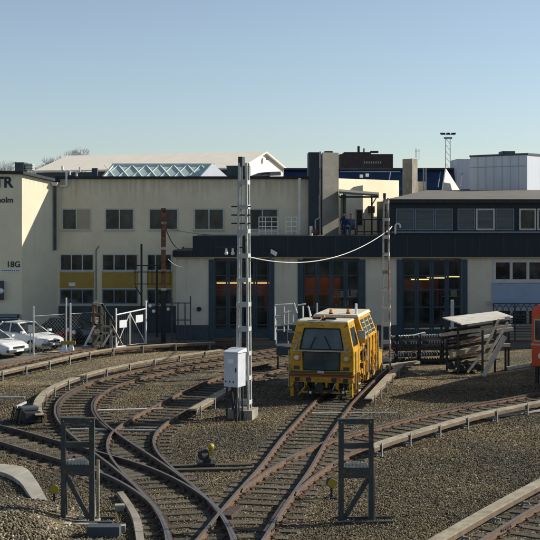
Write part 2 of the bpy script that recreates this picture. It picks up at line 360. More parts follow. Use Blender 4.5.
RL = railpath([(236, 540), (232, 528), (220, 510), (206, 496), (190, 486), (175, 478), (160, 470), (140, 463), (115, 456), (89, 449), (58, 441), (29, 432), (0, 425), (-50, 414), (-110, 403)], 30)
R3 = railpath([(236, 580), (263, 540), (278, 516), (289, 498), (311, 468), (324, 443), (337, 424), (350, 405), (365.5, 388.5), (381, 373.5), (397, 362), (420, 350), (432, 343)], 40)
L4 = railpath([(215, 515), (229, 499), (242, 488), (261, 474), (278, 463.5), (296, 453), (324, 441), (350, 434), (380, 426), (424, 414), (469, 405), (525, 395), (575, 386), (640, 377)], 30)
L5 = railpath([(430, 572), (481, 540), (510, 522), (540, 504), (600, 472), (680, 440)], 40)
R0 = railpath([(-70, 390), (0, 372.5), (28, 367), (52, 361), (77, 355.5), (107, 350.5), (160, 346.5), (215, 344), (250, 343.2)], 30)
TR = {   # name: (left rail, right rail, first metre of sleepers)
 'T1': (offset(R1, -G), R1), 'T2': (offset(R2, -G), R2), 'TL': (offset(RL, -G), RL),
 'T3': (offset(R3, -G), R3), 'T4': (L4, offset(L4, G)), 'T5': (L5, offset(L5, G)), 'T0': (offset(R0, -G), R0)}
RP = [(-.065, .053), (.065, .053), (.06, .066), (.012, .080), (.010, .141), (.036, .152), (.036, RZ), (-.036, RZ), (-.036, .152), (-.010, .141), (-.012, .080), (-.06, .066)]
def near_any(p, paths, d):
    for q in paths:
        if np.min(np.hypot(q[:, 0]-p[0], q[:, 1]-p[1])) < d: return True
    return False
slm = []
for k in range(4):
    mb = MB(); random.seed(k); L = 1.22+random.uniform(-.04, .04)
    mb.box(-L, L, -.13, .13, -.10, .055)
    me_o = mb.build('sleeper', 'sleeper' if k % 2 else 'sleeper2', bevel=.012); slm.append(me_o.data); bpy.data.objects.remove(me_o)
plm = []
mb = MB()
mb.box(-.16, .16, -.09, .09, .075, .088); mb.tube((-.11, -.05, .088), (-.11, -.05, .125), .018, n=6); mb.tube((.11, .05, .088), (.11, .05, .125), .018, n=6)
mb.box(-.12, -.05, -.04, .04, .088, .112); mb.box(.05, .12, -.04, .04, .088, .112)
tmp = mb.build('fastening', 'raildark'); fast = ([(x, y, z-.020) for x, y, z in mb.v], list(mb.f)); bpy.data.objects.remove(tmp)
done_sleepers = []
RK = [0]
def rail_obj(P, root, m='rail'):
    RK[0] += 1; dz = .0026*(RK[0]//2 if RK[0] < 14 else 6)+.0008*(RK[0] % 2)
    o = MB(); o.sweep([tuple(p) for p in P], [(u, z+dz) for u, z in RP]); ob = o.build('rail', m, root, world=True)
    ob.data.materials.append(M['railtop'])
    for p in ob.data.polygons:
        if p.normal.z > .9 and min(ob.data.vertices[i].co.z for i in p.vertices) > RZ-.01-root.location.z: p.material_index = 1
    step_ = 38
    for i in range(14, len(P)-2, step_):
        a_ = P[i]; T_ = P[i+1]-P[i]; T_ = T_/np.hypot(*T_); ang = math.atan2(T_[1], T_[0]); f_ = MB()
        for u_ in (-.026, .026): f_.obox((a_[0]+T_[1]*u_, a_[1]-T_[0]*u_, .112), (.62, .022, .075), ang)
        f_.obox((a_[0], a_[1], .112), (.5, .028, .03), ang)
        for q in (-.22, -.08, .08, .22): f_.obox((a_[0]+T_[0]*q, a_[1]+T_[1]*q, .112), (.03, .12, .03), ang)
        f_.build('fishplate', 'raildark', root, world=True)
    return ob
def track(key, label, skip_join=None, start=0, end=None, rails=(True, True), dark=False):
    L, R = TR[key]; n = len(L); C = (L+R)/2
    c0 = C[n//2]; root = thing('railway_track', label, 'railway track', (float(c0[0]), float(c0[1]), 0))
    a = start; b = end or n
    rm = 'raildark' if dark else 'rail'
    if rails[0]: rail_obj(L[a:b], root, rm)
    if rails[1]: rail_obj(R[a:b], root, rm)
    # sleepers every ~0.66 m; fastenings as one part
    fb = MB(); cnt = 0
    for i in range(a, b, 2):
        p = C[i]
        T = C[min(i+1, n-1)]-C[max(i-1, 0)]; ang = math.atan2(T[1], T[0])-math.pi/2
        Dn = p[1]
        if any(math.hypot(p[0]-q[0], p[1]-q[1]) < .5 for q in done_sleepers): pass
        else:
            if cnt < 100:
                o = bpy.data.objects.new('sleeper', random.choice(slm)); COL.objects.link(o); o.parent = root
                o.location = (p[0]-c0[0]+random.uniform(-.05, .05), p[1]-c0[1]+random.uniform(-.03, .03), random.uniform(-.012, 0)); o.rotation_euler = (0, 0, ang+random.uniform(-.025, .025)); cnt += 1
            done_sleepers.append(p)
        for q, ok in ((L[i], rails[0]), (R[i], rails[1])):
            if not ok: continue
            co, si = math.cos(ang), math.sin(ang)
            fb.add([(q[0]+co*x-si*y, q[1]+si*x+co*y, z) for x, y, z in fast[0]], fast[1])
    f = fb.build('rail_fastenings', 'raildark', root, world=True); tag(f, kind='stuff')
    return root
track('T1', 'long rusty track bending in a tight curve round the left gravel to the shed')
def cut(P, Q, d):   # first index where path P has left path Q by d
    for i in range(len(P)):
        if np.min(np.hypot(Q[:, 0]-P[i][0], Q[:, 1]-P[i][1])) > d: return i
    return 0
i2 = min(cut(TR['T2'][1], R1, .07), cut(TR['T2'][0], TR['T1'][0], .07))
track('T2', 'curved track passing behind the mast with the cabinet and through the box shadows', start=max(0, i2-1))
iL = min(cut(TR['TL'][1], R1, .07), cut(TR['TL'][0], TR['T1'][0], .07))
track('TL', 'track of dark rails coming in from the left edge under the left steel frame', start=max(0, iL-1), dark=True)
track('T3', 'straight track the yellow rail machine stands on')
i4 = cut(TR['T4'][0], TR['T3'][0], .07)
track('T4', 'branch track running right to the orange railcar', start=max(0, i4-1))
track('T5', 'track in the bottom right corner of the yard')
track('T0', 'track along the asphalt in front of the parked cars')
# frog pieces and check rails
def check_rail(P, a, b, u, label_root):
    o = MB(); o.sweep([tuple(p) for p in offset(P, u)[a:b]], [(q, z-.006) for q, z in RP]); return o.build('check_rail', 'raildark', label_root, world=True)
roots = [o for o in COL.objects if o.name.startswith('railway_track')]
def idx(P, px, py):
    q = at(px, py, RZ); return int(np.argmin(np.hypot(P[:, 0]-q[0], P[:, 1]-q[1])))
P = TR['T1'][0]; check_rail(P, idx(P, 168, 545), idx(P, 124, 481), .09, roots[0])
P = TR['T3'][1]; check_rail(P, idx(P, 268, 530), idx(P, 289, 497), -.09, roots[3])
P = TR['T1'][0]; check_rail(P, idx(P, 60, 424), idx(P, 70, 384), .10, roots[0])
P = TR['T1'][1]; check_rail(P, idx(P, 112, 428), idx(P, 100, 392), -.10, roots[0])

p_ = at(231, 512, .1); o = MB(); o.obox((p_[0], p_[1], .085), (.28, .9, .10), -.25); o.build('frog_block', 'raildark', roots[3], world=True)
# track bed: darker, tidier ballast strips under the tracks
def strip(P, w, z, name, m, label=None):
    o = MB(); n = len(P); A = offset(P, -w); B = offset(P, w)
    vs = [(*p, z) for p in A]+[(*p, z) for p in B]
    o.add(vs, [(i, i+1, n+i+1, n+i) for i in range(n-1)]); r = o.build(name, m); tag(r, kind='structure'); return r
for j, k in enumerate(('T1', 'T2', 'TL', 'T3', 'T4', 'T5', 'T0')):
    L, R = TR[k]; strip(((L+R)/2)[::2], 1.45, .006+.004*j, 'track_bed', 'bed')

M['rustbed'] = gravel('rust_stained_bed', [(0, (.025, .018, .012)), (.4, (.06, .042, .026)), (.8, (.10, .07, .042)), (1, (.22, .18, .13))], 19)
k_ = 0
for kk in ('T1', 'T2', 'TL', 'T3', 'T4', 'T5', 'T0'):
    for Q_ in TR[kk]: strip(Q_[::2], .20, .0345+.0012*k_, 'rusty_ballast', 'rustbed'); k_ += 1
# ------------------------------------------------------------ ballast stones, real ones (nobody could count them)
def stones(name, n, region, rmin, rmax, seed, mtl='stone', avoid=True, z0=0.0, heaps=()):
    rs = np.random.RandomState(seed)
    px = rs.uniform(region[0], region[1], n*2); D0 = F*H/(region[3]-YH); D1 = F*H/(region[2]-YH)
    D = D0+(D1-D0)*rs.uniform(0, 1, n*2)**1.25
    x = (px-270)*D/F
    keep = np.ones(len(x), bool)
    if avoid:
        for L, R in TR.values():
            for Q in (L, R):
                Qs = Q[::1]
                for i in range(len(Qs)):
                    keep &= (np.abs(x-Qs[i][0])+np.abs(D-Qs[i][1])) > .17
        sl = np.array(done_sleepers)
    zz = np.zeros(len(x))
    if heaps:
        keep &= False
        for cx, cy, rx, ry, h in heaps:
            t = np.sqrt(((x-cx)/rx)**2+((D-cy)/ry)**2); m_ = t < .97; keep |= m_; zz = np.maximum(zz, np.where(m_, h*(np.cos(t*math.pi)*.5+.5), 0))
    x = x[keep][:n]; D = D[keep][:n]; zz = zz[keep][:n]; n = len(x)
    base = np.array([(-1,-1,-.7),(1,-.8,-.7),(.9,1,-.7),(-1,.9,-.7),(-.6,-.7,.6),(.7,-.5,.75),(.5,.7,.6),(-.7,.5,.8)])
    V = np.repeat(base[None], n, 0)*(1+rs.uniform(-.28, .28, (n, 8, 3)))
    r = rs.uniform(rmin, rmax, n)*(1+.6*(rs.uniform(0, 1, n) > .93))
    V *= r[:, None, None]*np.stack([np.ones(n), rs.uniform(.6, 1, n), rs.uniform(.5, .9, n)], 1)[:, None, :]
    a = rs.uniform(0, 6.28, n); c, s_ = np.cos(a), np.sin(a)
    x2 = V[:, :, 0]*c[:, None]-V[:, :, 1]*s_[:, None]; y2 = V[:, :, 0]*s_[:, None]+V[:, :, 1]*c[:, None]
    V[:, :, 0] = x2+x[:, None]; V[:, :, 1] = y2+D[:, None]; V[:, :, 2] += (zz+z0)[:, None]+rs.uniform(-.005, .022, n)[:, None]
    fb = np.array([(0,3,2,1),(4,5,6,7),(0,1,5,4),(1,2,6,5),(2,3,7,6),(3,0,4,7)])
    Fc = (fb[None]+(np.arange(n)*8)[:, None, None]).reshape(-1)
    me = bpy.data.meshes.new(name); me.vertices.add(n*8); me.vertices.foreach_set('co', V.reshape(-1))
    me.loops.add(len(Fc)); me.loops.foreach_set('vertex_index', Fc.astype(np.int32))
    me.polygons.add(n*6); me.polygons.foreach_set('loop_start', np.arange(0, n*24, 4, dtype=np.int32))
    me.update(calc_edges=True); me.validate()
    me.materials.append(M[mtl]); o = bpy.data.objects.new(name, me); COL.objects.link(o); tag(o, kind='stuff')
    return o
tag(stones('gravel', 150000, (-30, 570, 385, 552), .010, .023, 3), 'loose brown and grey ballast stones spread round the tracks', 'gravel')

tag(stones('gravel', 11000, (-20, 560, 360, 552), .010, .022, 11, z0=.045), 'loose stones thrown up among the sleepers', 'gravel')
# ------------------------------------------------------------ third rail covers
def cover(P, u, a, b, label, side, step=1.9, z=.34, br=True):
    Q = offset(P, u)[a:b]; c = Q[len(Q)//2]
    root = thing('third_rail_cover', label, 'third rail cover', (float(c[0]), float(c[1]), 0), group=None)
    o = MB(); o.sweep([tuple(p) for p in Q], [(-.15, z), (.15, z), (.15, z+.035), (-.15, z+.035)]); o.build('cover_board', 'board', root, world=True)
    o = MB(); s = side
    o.sweep([tuple(p) for p in Q], [(s*.13, z-.11), (s*.155, z-.11), (s*.155, z-.004), (s*.13, z-.004)]); o.build('side_board', 'boardside', root, world=True)
    o = MB(); o.sweep([tuple(p) for p in Q], [(-.04, z-.15), (.04, z-.15), (.04, z-.05), (-.04, z-.05)]); o.build('conductor_rail', 'raildark', root, world=True)
    d = np.r_[0, np.cumsum(np.hypot(*np.diff(Q, axis=0).T))]; t = .5
    while t < d[-1]:
        x = np.interp(t, d, Q[:, 0]); y = np.interp(t, d, Q[:, 1]); i = min(int(np.searchsorted(d, t)), len(Q)-2)
        T = Q[i+1]-Q[i]; T = T/np.hypot(*T); nx, ny = T[1]*s, -T[0]*s; ang = math.atan2(T[1], T[0])
        m_ = MB()
        if br: m_.obox((x+nx*.185, y+ny*.185, (z+.09)/2), (.05, .035, z+.09), ang)
        m_.obox((x+nx*.09, y+ny*.09, .1), (.05, .16, .05), ang); m_.obox((x, y, .11), (.06, .06, .18), ang)
        m_.build('bracket', 'bracketgrey', root, world=True); t += step
    return root
P = TR['T1'][0]; cover(P, -.62, idx(P, 52, 419), idx(P, 222, 352), 'curved weathered board cover outside the tight left curve, second board from the cars', 1)
P = TR['T0'][1]; cover(P, .6, 0, idx(P, 215, 344), 'board cover with upright brackets beside the parked cars, farthest one left', 1)
P = TR['T4'][1]; cover(P, .55, idx(P, 352, 452), len(P)-2, 'grey topped board cover curving right towards the orange railcar', 1)
P = TR['T5'][0]; cover(P, -.55, idx(P, 440, 566), len(P)-2, 'straight board cover in the bottom right corner of the yard', 1, z=.36, br=False)
P = TR['T2'][1]; cover(P, .5, idx(P, 178, 415), idx(P, 226, 388), 'short board cover in the shadow left of the mast base', 1)
P = TR['T3'][1]; cover(P, .62, idx(P, 352, 403), idx(P, 400, 367), 'short board cover on the gravel right of the yellow rail machine', 1)

# ------------------------------------------------------------ buildings
DF, DM = 68.0, 72.0
def window(root, x0, x1, z0, z1, D, panes=2, fm='frame', gm='pane', fw=.07, depth=.10, blinds=(), bm='blind'):
    """grid frame standing 3 cm proud of a wall at depth D, panes set back inside it"""
    fr = MB(); y0, y1 = D-.035, D+.0
    fr.box(x0, x1, y0-.0, y1-.003, z0, z0+fw); fr.box(x0, x1, y0, y1-.003, z1-fw, z1)
    n = panes; step = (x1-x0-fw)/n
    for i in range(n+1): fr.box(x0+i*step, x0+i*step+fw, y0, y1-.003, z0+fw, z1-fw)
    f = fr.build('window', fm, root, world=True)
    for i in range(n):
        a, b = x0+i*step+fw, x0+(i+1)*step
        p = MB(); m_ = bm if i in blinds else gm
        p.box(a, b, y0+.018, y0+.026, z0+fw, z1-fw); p.build('blind' if i in blinds else 'pane', m_, f, world=True)
    sl = MB(); sl.box(x0-.05, x1+.05, D-.10, D-.003, z0-.045, z0-.002); sl.build('sill', 'frame', f, world=True)
    return f
# --- main two-storey office wing
XL = X(57, DM); XR = X(309, DM); ZT = Z(179, DM)
ob = thing('office_building', 'long cream two storey office with flat roof and rows of windows', 'building', ((XL+XR)/2, DM, 0))
o = MB(); o.box(XL, X(180, DM), DM, DM+.3, 0, ZT); o.box(X(180, DM), XR, DM, DM+.3, 4.95, ZT)
o.box(XR-.3, XR, DM+.3, 90, 5.0, ZT); o.box(XL, XL+.3, DM+.3, 90, 0, ZT); o.box(XL, XR, 90, 90.3, 0, ZT)
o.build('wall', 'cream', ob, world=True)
o = MB(); o.box(XL-.1, XR+.05, DM-.18, 90.4, ZT, ZT+.16); o.build('roof', 'dark', ob, world=True)
o = MB(); o.box(XL+.1, X(176, DM), DM-.05, DM-.003, 0, Z(306, DM)); o.build('plinth', 'plinth', ob, world=True)
for i, (a, b) in enumerate(((62, 91), (105, 134), (149, 178), (194, 224), (247, 278))):
    window(ob, X(a, DM), X(b, DM), Z(230, DM), Z(208.5, DM), DM, 2, blinds=(1,) if i == 0 else ())
for i, (a, b) in enumerate(((60, 94), (102, 138), (147, 172))):
    window(ob, X(a, DM), X(b, DM), Z(271, DM), Z(254, DM), DM, 3, fm='frame')
    pn = MB(); pn.box(X(a, DM), X(b, DM), DM-.04, DM-.003, Z(288, DM), Z(272.5, DM)); pn.build('ochre_panel', 'ochre', ob, world=True)
    window(ob, X(a, DM), X(b, DM), Z(304, DM), Z(289, DM), DM, 3, fm='frameblue')
o = MB(); D2 = DM-.15
o.path([atd(66, 186, D2), atd(64.5, 186, D2), atd(60, 186, D2)], .05); o.build('roof_pipe', 'white', ob, world=True); o = MB(); o.path([atd(66.5, 186, D2), atd(66.5, 172, D2), atd(62.5, 170, D2), atd(62.5, 166, D2)], .07)
o.build('roof_pipe', 'white', ob, world=True); o = MB(); o.path([atd(62, 171, D2), atd(70, 171, D2), atd(70, 175, D2)], .06); o.build('roof_pipe', 'white', ob, world=True); o = MB(); o.path([atd(76.5, 178, D2+1), atd(76.5, 173, D2+1), atd(80, 171, D2+1), atd(80, 167, D2+1)], .06)
o.build('roof_pipe', 'white', ob, world=True)
o = MB(); o.tube((X(299.5, DM), DM-.45, 5.9), (X(299.5, DM), DM-.45, ZT+.05), .09, n=12); o.build('downpipe', 'white', ob, world=True)
# --- tower block at the left with the lettering
zt0 = 9.75
Pa = (X(22.0, 69.55), 69.55); Pb = (XL+.02, DM-.02)
tw = thing('tower_block', 'cream corner block with dark lettering and a sunlit slanted side wall, left edge', 'building', (Pa[0]-3, 70.6, 0))
zA, zB = Z(174, Pa[1]), Z(182.5, Pb[1])
o = MB(); o.hexa([(Pa[0]-14, Pa[1], 0), (Pa[0], Pa[1], 0), (Pb[0], Pb[1], 0), (Pb[0]-13, 84, 0)], [(Pa[0]-14, Pa[1], zA+.3), (Pa[0], Pa[1], zA), (Pb[0], Pb[1], zB), (Pb[0]-13, 84, zB)])
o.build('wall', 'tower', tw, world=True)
o = MB(); o.hexa([(Pa[0]-14, Pa[1]-.2, zA+.3), (Pa[0]+.12, Pa[1]-.2, zA+.002), (Pb[0]+.18, Pb[1]-.1, zB+.002), (Pb[0]-13, 84, zB+.05)], [(Pa[0]-14, Pa[1]-.2, zA+.5), (Pa[0]+.12, Pa[1]-.2, zA+.16), (Pb[0]+.18, Pb[1]-.1, zB+.17), (Pb[0]-13, 84, zB+.25)])
o.build('roof', 'dark', tw, world=True)
ty = Pa[1]-.012
text('lettering', 'TR', 'ink', .86, (X(12.6, ty), ty, Z(187.2, ty)), tw, align='RIGHT', bold=.028, sx=1.0)
text('lettering', 'Stockholm', 'ink', .46, (X(13.3, ty), ty, Z(202.5, ty)), tw, align='RIGHT', bold=.01)
text('house_number', '18G', 'ink', .47, (X(6.3, ty), ty, Z(267, ty)), tw, bold=.008)
o = MB(); o.box(X(0, ty), X(20.5, ty), ty-.02, ty+.004, Z(271.5, ty), Z(269.3, ty)); sg = o.build('name_strip', 'signwhite', tw, world=True)
o = MB()
for i in range(9):
    a = X(1.5+i*2.05, ty); o.box(a, a+.08, ty-.026, ty-.0215, Z(270.9, ty), Z(269.9, ty))
o.build('strip_print', 'blueink', tw, world=True)
o = MB(); dpx = Pb[0]-.02
o.path([(dpx-.05, DM-.35, Z(183, DM)), (dpx-.05, DM-.35, Z(250, DM))], .09, 12); o.build('downpipe', 'plinth', tw, world=True)
o = MB(); o.hexa([(dpx-.17, DM-.5, Z(186, DM)), (dpx+.05, DM-.5, Z(186, DM)), (dpx+.05, DM-.25, Z(186, DM)), (dpx-.17, DM-.25, Z(186, DM))], [(dpx-.28, DM-.6, Z(182.5, DM)), (dpx+.14, DM-.6, Z(182.5, DM)), (dpx+.14, DM-.2, Z(182.5, DM)), (dpx-.28, DM-.2, Z(182.5, DM))]); o.build('rain_hopper', 'white', tw, world=True)
# roof unit behind
v = thing('roof_fan_unit', 'dark box with pale louvre on the roof of the lettered corner block', 'ventilation unit', (X(22, 78), 78, 9.6))
o = MB(); o.box(X(16, 78), X(25, 78), 77.6, 79, 9.3, Z(162.5, 78)); o.build('housing', 'slate', v, world=True)
for k in range(4):
    o = MB(); o.box(X(25.3, 78), X(33, 78), 77.8, 78.6, Z(164.3+k*1.7, 78)-.05, Z(164.3+k*1.7, 78)+.03); o.build('louvre', 'galvpaint', v, world=True)

# --- low train shed with three glazed doors; the right end carries an upper storey
XS0 = X(176, DF); XS1 = 27.0
sh = thing('train_shed', 'low pale train shed with dark blue fascia and three tall glazed doors', 'building', (4, DF, 0))
doors = ((214, 269), (303, 360), (402, 462))
zd = Z(258.5, DF)
o = MB(); xs = [XS0]
for a, b in doors: xs += [X(a, DF), X(b, DF)]
xs.append(XS1)
for i in range(0, len(xs), 2): o.box(xs[i], xs[i+1], DF, DF+.35, 0, 4.9)
for a, b in doors: o.box(X(a, DF), X(b, DF), DF, DF+.35, zd, 4.9)
o.box(XS0, XS0+.3, DF+.35, DM-.01, 0, 4.9)
o.box(XS1-.3, XS1, DF+.35, 89, 0, 5.6); o.box(-9.3, -9, DM+.35, 89, 0, 5.4)
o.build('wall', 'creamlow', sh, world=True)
o = MB(); o.box(X(193, DF), XS1, DF-.28, DF+.5, Z(256.5, DF), Z(236, DF)); o.box(X(173, DF), X(193, DF)-.002, DF-.3, DF+2, Z(256.5, DF), Z(250.5, DF)); o.build('fascia', 'navy', sh, world=True)
x = X(193, DF)+1.3
while x < 15.6:
    o = MB(); o.box(x, x+.03, DF-.292, DF-.2815, Z(256, DF), Z(236.6, DF)); o.build('fascia_seam', 'slate', sh, world=True); x += 1.35
o = MB(); o.box(X(173.5, DF), XS1, DF-.2, DF-.002, Z(258, DF), Z(256.7, DF)); o.build('trim', 'blind', sh, world=True)
o = MB(); o.box(X(193, DF)+.1, XS1, DF+.5, DM+1.6, Z(238, DF), Z(238, DF)+.1); o.box(X(176, DF), X(193, DF), DF+2, DM-.01, 4.9, 5.1); o.build('roof', 'roofgrey', sh, world=True)
o = MB(); o.box(2.0, XS1, DM+1.6, 76.5, 5.5, 5.7); o.box(2.0, XS1, 79.5, 89, 5.5, 5.7); o.box(-9, 2.0, DM+1.6, 89, 5.3, 5.39); o.build('ceiling', 'roofgrey', sh, world=True)  # unseen slot left open to add daylight inside the hall
o = MB(); o.box(-9, XS1, 89, 89.3, 0, 5.4); o.build('back_wall', 'slate', sh, world=True)
o = MB(); o.box(-9, XS1-.3, DF+.35, 89, .0, .02); o.build('hall_floor', 'floor', sh, world=True)
for i in range(0, len(xs)-2, 2):
    o = MB(); a = xs[i]+.31 if i else XS0; o.box(a, xs[i+1]-.31, DF-.045, DF-.003, 0, Z(325, DF)); o.build('plinth', 'plinth', sh, world=True)
for i in range(1, len(xs)-1):
    o = MB(); s = -1 if i % 2 else 1; a, b = sorted((xs[i], xs[i]+s*.30)); o.box(a, b, DF-.05, DF-.004, 0, Z(259.5, DF)); o.build('door_surround', 'doorblue', sh, world=True)
for a, b in doors:
    xa, xb = X(a, DF), X(b, DF); n = 4; w_ = (xb-xa)/n
    for k in range(n):
        x0 = xa+k*w_+.008; x1 = x0+w_-.016; zb = .12; zt = zd-.05; f = MB(); yy = DF+.10
        f.box(x0, x0+.11, yy, yy+.07, zb, zt); f.box(x1-.11, x1, yy, yy+.07, zb, zt)
        rows = [zb, zb+.75, zb+1.75, zb+2.75, zb+3.55, zt]
        f.box(x0+.11, x1-.11, yy, yy+.07, zb, zb+.5)
        for q in rows[1:-1]: f.box(x0+.11, x1-.11, yy+.002, yy+.06, q-.035, q+.035)
        f.box(x0+.11, x1-.11, yy, yy+.07, zt-.12, zt)
        leaf = f.build('door_leaf', 'doorblue', sh, world=True)
        p = MB(); p.box(x0+.11, x1-.11, yy+.025, yy+.032, zb+.5, zt-.12); p.build('pane', 'doorglass', leaf, world=True)
# right part of the shed front: windows and pale blue panels
for (a, b, y0, y1, n) in ((493, 545, 282, 259.5, 4), (493, 545, 327, 308, 4)):
    window(sh, X(a, DF), X(b, DF)+1, Z(y0, DF), Z(y1, DF), DF, n, fw=.16)
o = MB(); o.box(X(492, DF), X(545, DF)+1.4, DF-.06, DF-.003, Z(306.5, DF), Z(283.5, DF)); o.build('pale_blue_panel', 'lightblue', sh, world=True)
o = MB(); xq = X(492, DF)
for k in range(10):
    x0 = xq+k*.34; o.bar((x0, DF-.5, 2.1), (x0+.34, DF-.5, 1.5), .03); o.bar((x0+.34, DF-.5, 2.1), (x0, DF-.5, 1.5), .03)
o.bar((xq, DF-.5, 2.12), (xq+3.6, DF-.5, 2.12), .05); o.bar((xq, DF-.5, 1.48), (xq+3.6, DF-.5, 1.48), .05)
for k in range(8): o.bar((xq, DF-.52, .25+k*.15), (xq+3.6, DF-.52, .25+k*.15), .10, .03)
for k in range(4): o.bar((xq+k*1.2, DF-.48, 0), (xq+k*1.2, DF-.48, 2.14), .06)
lf = o.build('lattice_fence', 'slate'); tag(lf, 'dark slatted fence with a lattice top below the pale blue wall panel', 'fence')
# upper storey, right
us = thing('upper_storey', 'dark blue upper storey with a band of windows above the right shed door', 'building', (X(390, DF)+4, DF, Z(236, DF)))
xu = X(389.5, DF); zu = Z(201, DF); zl = Z(236, DF)+.003
o = MB(); o.box(xu, XS1, DF-.22, DF+8, zl, zu); o.build('wall', 'navy', us, world=True)
o = MB(); xr2 = X(426, DF+9); zr2 = Z(190.2, DF+9)
o.hexa([(xu-.25, DF-.5, zu), (XS1, DF-.5, zu), (XS1, DF+9, zu), (xr2, DF+9, zu)], [(xu-.25, DF-.5, zu+.09), (XS1, DF-.5, zu+.09), (XS1, DF+9, zr2+.05), (xr2, DF+9, zr2)]); o.build('roof', 'roofgrey', us, world=True)
o = MB(); o.box(xu-.27, XS1, DF-.56, DF-.505, zu-.12, zu+.10); o.build('gutter', 'dark', us, world=True)
def win2(a, b, fm, gm):
    D = DF-.22; x0, x1, z0, z1 = X(a, D), X(b, D), Z(230.2, D), Z(208.6, D); fw = .05 if fm == 'frameblue' else .09
    fr = MB(); fr.box(x0, x1, D-.05, D-.003, z0, z0+fw); fr.box(x0, x1, D-.05, D-.003, z1-fw, z1); fr.box(x0, x0+fw, D-.05, D-.003, z0+fw, z1-fw); fr.box(x1-fw, x1, D-.05, D-.003, z0+fw, z1-fw)
    f = fr.build('window', fm, us, world=True); p = MB(); p.box(x0+fw, x1-fw, D-.02, D-.01, z0+fw, z1-fw); p.build('pane', gm, f, world=True)
for a, b, fm, gm in ((396, 414.3, 'frameblue', 'shade'), (415, 434, 'frameblue', 'shade'), (434.7, 452.5, 'frameblue', 'shade'), (457.5, 475, 'frameblue', 'shade'), (475.8, 494.6, 'frame', 'shade'), (495.4, 514, 'frameblue', 'shade'), (519, 536, 'frame', 'pane'), (537, 555, 'frame', 'pane')): win2(a, b, fm, gm)
o = MB(); o.box(X(391, DF), XS1, DF-.36, DF-.285, Z(232.8, DF), Z(231.3, DF)); o.build('ledge', 'frameblue', us, world=True)
# goose-neck vent
gv = MB(); base = X(395.8, DF-.7); pts = []
for t in np.linspace(0, math.pi, 10): pts.append((base+.14-.14*math.cos(t), DF-.45, Z(226, DF)+.14*math.sin(t)+.0))
gv.path([(base, DF-.45, Z(234, DF))]+pts+[(pts[-1][0], DF-.45, Z(226, DF)-.1)], .055, 10)
tag(gv.build('goose_neck_vent', 'white', smooth=True), 'small white goose neck vent pipe at the left corner of the upper storey', 'vent pipe')

# --- inside the hall: lamps and stabled cars seen through the doors, plus added unseen fill lamps
for (x, y, z) in ((X(275-60, 76), 76, 4.6), (X(240, 76), 76, 4.6), (X(330, 76), 76, 4.6)):
    pass
def tube_light(x, y, z, L, label, m='tubelight'):
    r = thing('strip_lamp', label, 'lamp', (x, y, z)); o = MB(); o.box(x-L/2-.05, x+L/2+.05, y-.08, y+.08, z+.03, z+.1); o.build('housing', 'white', r, world=True)
    o = MB(); o.tube((x-L/2, y, z), (x+L/2, y, z), .026, n=8); o.build('tube', m, r, world=True)
tube_light(X(251, 73.5), 73.5, Z(283, 73.5), 4.2, 'lit strip lamp seen through the left shed door')
tube_light(X(420, 74), 74, Z(279.5, 74), 1.1, 'lit strip lamp leftmost of three seen through the right shed door')
tube_light(X(436, 74), 74, Z(278, 74), 1.1, 'lit strip lamp middle of three seen through the right shed door')
tube_light(X(452, 74), 74, Z(276.8, 74), 1.1, 'lit strip lamp rightmost of three seen through the right shed door')
tube_light(X(331, 74), 71, 5.0, 2.4, 'added fill lamp high and unseen inside the middle shed door', 'fill_light')  # added above the door header, unseen, to light the parked railcar
tube_light(X(240, 71), 70.2, 5.0, 2.4, 'added fill lamp high and unseen inside the left shed door', 'fill_light')
def stabled(x0, x1, y, zt, label):
    r = thing('stabled_railcar', label, 'railcar', ((x0+x1)/2, y, 0))
    zt += .12; o = MB(); o.box(x0, x1, y, y+2.6, 1.0, zt); o.build('body', 'orange', r, world=True, bevel=.06)
    n = int((x1-x0)/1.1)
    for k in range(n):
        a = x0+.10+k*1.1; p = MB(); p.box(a, a+.98, y-.02, y+.01, 1.05, 2.02); p.build('window', 'pane', r, world=True)
    o = MB(); o.box(x0+.1, x1-.1, y+.2, y+2.4, .35, 1.0); o.build('underframe', 'dark', r, world=True)
stabled(X(212, 75), X(274, 75), 75, Z(281, 75)-.05, 'orange railcar parked inside behind the left shed door')
stabled(X(296, 75), X(341, 75), 75.5, Z(280, 75), 'orange railcar parked inside behind the middle shed door')

stabled(X(404, 78), X(440, 78), 78.5, Z(282, 78), 'orange railcar parked deep inside behind the right shed door')
tube_light(X(331, 71), 69.9, 4.8, 2.4, 'added front fill lamp hidden above the middle shed door', 'fill_light')  # another added lamp, hidden by the header, brightening the hall
tube_light(X(425, 70), 69.6, 4.85, 3.4, 'added fill lamp high and unseen inside the right shed door', 'fill_light')
def shelf(px0, px1, D, label):
    r = thing('tool_shelf', label, 'shelf', (X((px0+px1)/2, D), D, 0)); random.seed(int(px0))
    for z in (.4, 1.0, 1.6, 2.2):
        o = MB(); o.box(X(px0, D), X(px1, D), D, D+.5, z, z+.05); o.build('board', 'galvpaint', r, world=True)
        x = X(px0, D)+.1
        while x < X(px1, D)-.3:
            w = random.uniform(.15, .4); o = MB(); o.box(x, x+w, D+.05, D+.4, z+.052, z+.05+random.uniform(.15, .4)); o.build('carton', random.choice(['mud', 'signwhite', 'lightblue', 'galvpaint', 'carred', 'board']), r, world=True); x += w+random.uniform(.03, .2)
    for x in (X(px0, D), X(px1, D)): o = MB(); o.box(x-.03, x+.03, D-.01, D+.5, 0, 2.5); o.build('upright', 'slate', r, world=True)
shelf(333, 357, 71, 'shelving with mixed goods behind the right half of the middle shed door')
shelf(442, 460, 71.5, 'shelving with mixed goods behind the right half of the right shed door')
